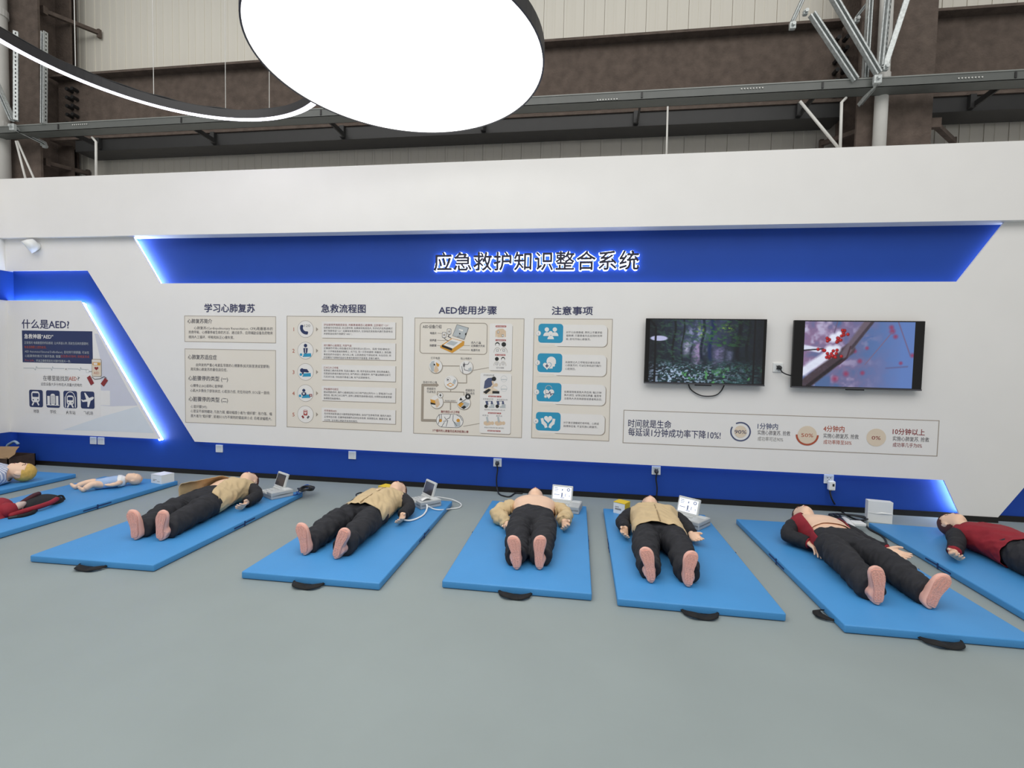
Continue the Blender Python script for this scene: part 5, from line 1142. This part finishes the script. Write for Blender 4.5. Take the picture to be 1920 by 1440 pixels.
def shed_jacket(t, ap, seed):
    bare_chest(t)
    (shL, EL, WL, TL), (shR, ER, WR, TR) = ap
    sleeve([shR + Vector((-.02, .0, .0)), shR.lerp(ER, .5) + Vector((.02, 0, .015)), ER + Vector((.01, 0, .015)), ER.lerp(WR, .6) + Vector((0, 0, .01)), ER.lerp(WR, .93)], (.05, .056, .058, .060, .056), 'sleeve', M_tan, t, seed, .018)
    sleeve([shL + Vector((.0, .02, -.01)), shL.lerp(EL, .4) + Vector((-.008, .01, .012)), EL + Vector((-.012, .01, .015)), EL.lerp(WL, .55) + Vector((0, 0, .01)), EL.lerp(WL, .88)], (.045, .068, .066, .055, .04), 'sleeve', M_tan, t, seed + 2, .020)
    shell(.95, 1.22, lambda v: -60, lambda v: 12, .02, 'jacket_back', M_tan, t, seed, .01); shell(.95, 1.22, lambda v: 168, lambda v: 240, .022, 'jacket_back', M_tan, t, seed + 3, .01)

# joint positions are floor coordinates (x along the wall, y towards it)
def rel(hm, yaw, x, y, z=.0):      # manikin frame -> floor frame
    c_, s_ = math.cos(yaw), math.sin(yaw); return (hm[0] + x*c_ - y*s_, hm[1] + x*s_ + y*c_, MATZ + z)
def std_arm(hm, yaw, s, wx, wy, tx, ty, wz=.045, tz=.035, ex=None, ey=None, ez=.06, roll=0.0, thumb=None, curl=45):
    ex = ex if ex is not None else s*(.5*.18 + .5*abs(wx) + .045); ey = ey if ey is not None else (1.11 + wy)/2
    return (rel(hm, yaw, ex, ey, ez), rel(hm, yaw, wx, wy, wz), rel(hm, yaw, tx, ty, tz), R_(roll), thumb if thumb else -s, curl)
hm, ya = (-3.17, 3.10), R_(8.0)
manikin('leftmost full manikin, tan jacket half open over the chest, black trousers, bare pink feet', hm, ya, [(-3.265, 3.095, R_(-11)), (-3.074, 3.115, R_(3))],
 [std_arm(hm, ya, -1, -.27, .80, -.25, .66), std_arm(hm, ya, 1, .285, .83, .315, .70, .055, .03, ex=.29, ey=1.0, ez=.07, roll=50, curl=38)], half_open_jacket(M_tan, M_sleeve, M_tanin), seed=1, head_turn=R_(-4))
hm, ya = (-1.755, 3.06), R_(-1.0)
manikin('full manikin in closed tan jacket, feet splayed, joined to the white tube', hm, ya, [(-1.878, 3.07, R_(-13)), (-1.639, 3.05, R_(19))],
 [std_arm(hm, ya, -1, -.235, .80, -.22, .66), std_arm(hm, ya, 1, .275, .83, .325, .67, .06, .02, ex=.275, ey=.99, ez=.075, roll=45, curl=32)], closed_jacket(M_tan, M_sleeve), seed=12, head_turn=R_(-3))
hm, ya = (-.290, 3.125), R_(3.2)
manikin('bare-chested full manikin with tan jacket pulled down over its arms', hm, ya, [(-.367, 3.112, R_(-10)), (-.215, 3.14, R_(1))],
 [std_arm(hm, ya, -1, -.20, .74, -.185, .60, ex=-.30, ey=.93), std_arm(hm, ya, 1, .265, .85, .30, .69, .06, .02, ex=.275, ey=1.0, roll=45, curl=42)], shed_jacket, seed=23)
hm, ya = (.622, 3.068), R_(-3.2)
manikin('full manikin in closed tan jacket with both palms up beside lit control box', hm, ya, [(.510, 3.075, R_(-13)), (.733, 3.062, R_(6))],
 [std_arm(hm, ya, -1, -.245, .83, -.275, .66, .06, .02, ex=-.26, ey=1.0, roll=-45, curl=30), std_arm(hm, ya, 1, .275, .86, .335, .70, .055, .03, ex=.265, ey=1.02, roll=25, curl=18)], closed_jacket(M_tan, M_sleeve), seed=34)
hm, ya = (1.945, 3.03), R_(-2.5)
manikin('full manikin in open red jacket with bare chest and legs spread', hm, ya, [(1.809, 3.028, R_(-3)), (2.086, 3.033, R_(25))],
 [std_arm(hm, ya, -1, -.19, .80, -.155, .655, .07, .055, ex=-.285, ey=.93, ez=.075, roll=160, thumb=1, curl=26), std_arm(hm, ya, 1, .36, .85, .46, .765, .05, .03, ex=.285, ey=.96, roll=38, curl=16)], open_red_jacket, seed=45, head_turn=R_(0))
hm, ya = (3.27, 3.06), R_(3.0)
manikin('full manikin in closed red jacket cut off by the right edge', hm, ya, [(3.16, 3.07, R_(-10)), (3.38, 3.06, R_(8))],
 [std_arm(hm, ya, -1, -.40, .86, -.475, .76, .06, .035, ex=-.29, ey=.98, ez=.085, roll=-30, curl=42), std_arm(hm, ya, 1, .29, .82, .32, .68, roll=40)], closed_jacket(M_red, M_sleeve, M_red, False, .74), seed=56, head_turn=R_(6))

# half-body manikin with blond hair
def stripes():
    m = mat('striped_shirt', '#cfd6e6', .8, .02); nt = m.node_tree; b = nt.nodes['Principled BSDF']
    w = nt.nodes.new('ShaderNodeTexWave'); w.inputs['Scale'].default_value = 11; w.inputs['Distortion'].default_value = .6; w.bands_direction = 'X'
    tc = nt.nodes.new('ShaderNodeTexCoord'); nt.links.new(tc.outputs['Object'], w.inputs['Vector'])
    cr = nt.nodes.new('ShaderNodeValToRGB'); cr.color_ramp.elements[0].position = .42; cr.color_ramp.elements[1].position = .58
    cr.color_ramp.elements[0].color = lin('#9aa6c4') + [1]; cr.color_ramp.elements[1].color = lin('#e4e6ec') + [1]
    nt.links.new(w.outputs['Fac'], cr.inputs[0]); nt.links.new(cr.outputs[0], b.inputs['Base Color']); return m
rz = R_(-50); crown = (-5.83, 4.37); dy = (-math.sin(rz), math.cos(rz)); org = (crown[0] - 1.50*dy[0], crown[1] - 1.50*dy[1])
t = thing('half_manikin', 'half-body manikin with blond hair and striped shirt in the left corner', 'manikin', (org[0], org[1], MATZ), rz)
TB = [(r[0] + .085, r[1]*1.05, r[2], r[3]) for r in TORSO]
body = MB(); body.rings([sring(y, 0, prof(TB, y)[1], prof(TB, y)[0], prof(TB, y)[2]) for y in [.9 + .022*k for k in range(19)]])
body.tube([(0, 1.22, .095), (0, 1.28, .103), (0, 1.33, .112)], [.07, .056, .054], 20, round_ends=True)
HM = head_frame((0, 1.39, .112), R_(8), R_(-6), 1.05); add_head(body, HM)
me = remesh(body, .006, 3); obj('body', me, M_skin, t, True); add_hair(HM, M_blond, t, .36, -.05); face_bits(HM, t)
shell(.90, 1.305, lambda v: -92, lambda v: 268, .016, 'shirt', stripes(), t, 8, .014, nphi=60, tab=TB)
for s in (-1, 1): sleeve([(s*.16, 1.215, .10), (s*.21, 1.14, .09), (s*.235, 1.07, .075)], (.06, .062, .06), 'sleeve', stripes(), t, 3 + s, .006)

# baby manikin
p_f, p_h = Vector((-5.02, 4.145, 0)), Vector((-4.66, 4.47, 0)); d = (p_h - p_f); rz = math.atan2(-d.x, d.y)
t = thing('baby_manikin', 'baby manikin in pale blue romper lying on the mat', 'manikin', (p_f.x, p_f.y, MATZ), rz)
body = MB()
BT = [(.135, .058, .046, .043), (.17, .068, .048, .046), (.22, .072, .052, .050), (.28, .072, .055, .053), (.34, .068, .056, .053), (.365, .05, .054, .042), (.38, .03, .055, .03)]
body.rings([sring(y, 0, prof(BT, y)[1], prof(BT, y)[0], prof(BT, y)[2], 20) for y in [.16 + .012*k for k in range(19)]])
body.tube([(0, .35, .055), (0, .40, .062)], [.032, .03], 12, round_ends=True)
HM = head_frame((0, .445, .068), R_(14), R_(10), .66)
rs = [[HM @ (Vector(head_pt(b, 2*math.pi*j/36))*1.0) for j in range(36)] for b in HB]; add_head(body, HM)
for s, path in ((-1, [(-.038, .19, .045), (-.06, .08, .062), (-.075, -.02, .03), (-.076, -.04, .028)]), (1, [(.045, .19, .045), (.08, .12, .066), (.10, .06, .03), (.10, .045, .028)])):
    body.tube(crom(path, 5), [.036]*5 + [.031]*5 + [.023]*5 + [.02], 14, round_ends=True)
    e = Vector(path[-1]); body.tube([e + Vector((0, .01, -.012)), e + Vector((s*.004, -.015, .012)), e + Vector((s*.006, -.028, .03))], [.018, .017, .012], 12, round_ends=True)
for s, path in ((-1, [(-.06, .335, .055), (-.10, .30, .05), (-.11, .25, .04)]), (1, [(.06, .335, .055), (.115, .315, .055), (.125, .265, .05)])):
    body.tube(crom(path, 5), [.026]*5 + [.021]*5 + [.016], 12, round_ends=True); e = Vector(path[-1])
    body.tube([e, e + Vector((0, -.02, .004))], [.017, .016], 10, round_ends=True)
    for k in range(4): body.tube([e + Vector((-.012 + .008*k, -.025, .004)), e + Vector((-.014 + .009*k, -.045, .012))], [.006, .005], 8, round_ends=True)
me = remesh(body, .0045, 3); a_ = verts(me); a_[:, 2] = np.maximum(a_[:, 2], .002); setverts(me, a_); obj('body', me, M_skin, t, True)
shell(.135, .372, lambda v: -92, lambda v: 268, .006, 'romper', mat('romper_blue', '#9fb9dd', .8, .05, 20), t, 2, .004, ny=24, nphi=48, tab=BT, thick=.003, hem=.003)
shell(.315, .378, lambda v: -92, lambda v: 268, .010, 'bib', M_plastic, t, 5, .003, ny=10, nphi=48, tab=BT, thick=.003, hem=.002)
add_hair(HM, M_skin, t, .9)

# red torso and training vest on the second mat
def dome(outline, h, name, m, t, n=7, base=MATZ):
    c = sum((Vector(p) for p in outline), Vector((0, 0, 0)))/len(outline); rs = []
    for k in range(n + 1):
        s_ = k/n; r_ = math.cos(s_*math.pi/2)*.97 + .03; z = base + .002 + h*math.sin(s_*math.pi/2)
        rs.append([(c.x + (p[0] - c.x)*r_, c.y + (p[1] - c.y)*r_, z) for p in outline])
    rs = [[(p[0], p[1], base + .002) for p in rs[0]]] + rs
    return MB().rings(rs).build(name, m, t, True)
o_ = lambda pts, z=.05, n=4: crom([fp(x, y, z) for x, y in pts + [pts[0]]], n)[:-1]
t = thing('training_vest', 'black and red training vest lying on the mat before the baby manikin', 'vest')
dome(o_([(30, 966), (48, 962), (66, 955), (90, 949), (112, 944), (120, 939), (113, 933), (95, 930), (74, 932), (58, 938), (44, 946), (30, 955)]), .055, 'back_panel', M_strap, t)
MB().tube(crom([fp(22, 966, .07), fp(40, 960, .075), (fp(60, 954, .085)), fp(80, 948, .09), fp(96, 942, .09), fp(106, 936, .09)], 5), .022, 10, round_ends=True).build('red_trim', M_red, t, True)
MB().tube(crom([fp(40, 944, .06), fp(52, 936, .09), fp(64, 929, .11), fp(72, 926, .10)], 5), .022, 10, round_ends=True).build('shoulder_strap', mat('dark_red_cloth', '#4a1f28', .8, .1, 20), t, True)
MB().tube(crom([fp(104, 936, .09), fp(110, 930, .11), fp(117, 930, .10), fp(121, 936, .07)], 5), .008, 8, round_ends=True).build('grab_loop', M_strap, t, True)
MB().tube(crom([fp(28, 970, .055), fp(44, 967, .06), fp(60, 962, .06), fp(66, 956, .06)], 5), .018, 8, round_ends=True).build('waist_strap', M_strap, t, True)
MB().tube([fp(18, 971, .06), fp(34, 968, .062)], .012, 8, round_ends=True).build('buckle', M_dark, t, True)
t = thing('torso_manikin', 'red torso manikin cut off at the left edge beside the vest', 'manikin')
dome(o_([(-40, 985), (-10, 976), (10, 971), (22, 965), (30, 957), (22, 953), (8, 951), (-15, 956), (-40, 966)]), .13, 'torso', M_red, t)
MB().tube([fp(14, 957, .10), fp(26, 953, .10), fp(31, 952, .10)], [.07, .045, .04], 16, round_ends=True).build('neck', M_red, t, True)
MB().tube([fp(29, 952, .11), fp(36, 948, .12), fp(44, 944, .12)], [.028, .034, .02], 12, round_ends=True).build('neck_plug', mat('plug_beige', '#cbb7ad', .5), t, True)
MB().tube([fp(30, 958, .08), fp(38, 955, .08), fp(45, 951, .08)], [.014, .02, .01], 10, round_ends=True).build('air_tube', mat('plug_beige', '#cbb7ad', .5), t, True)
# device hidden behind the open red jacket manikin
t = thing('foot_pump', 'white and dark training device behind the open red jacket manikin', 'device')
MB().tube(crom([fp(1583, 975, .05), fp(1590, 980, .07), fp(1596, 988, .07), fp(1600, 996, .06)], 5), .03, 12, round_ends=True).build('arm', M_plastic, t, True)
MB().tube(crom([fp(1576, 976, .05), fp(1582, 984, .07), fp(1588, 994, .06)], 5), .03, 12, round_ends=True).build('grip', M_dark, t, True)
a = fp(1598, 996, .0); MB().box((a.x, a.y - .03, .055), (a.x + .10, a.y + .06, .085)).build('base_plate', M_plastic, t, bevel=.008)
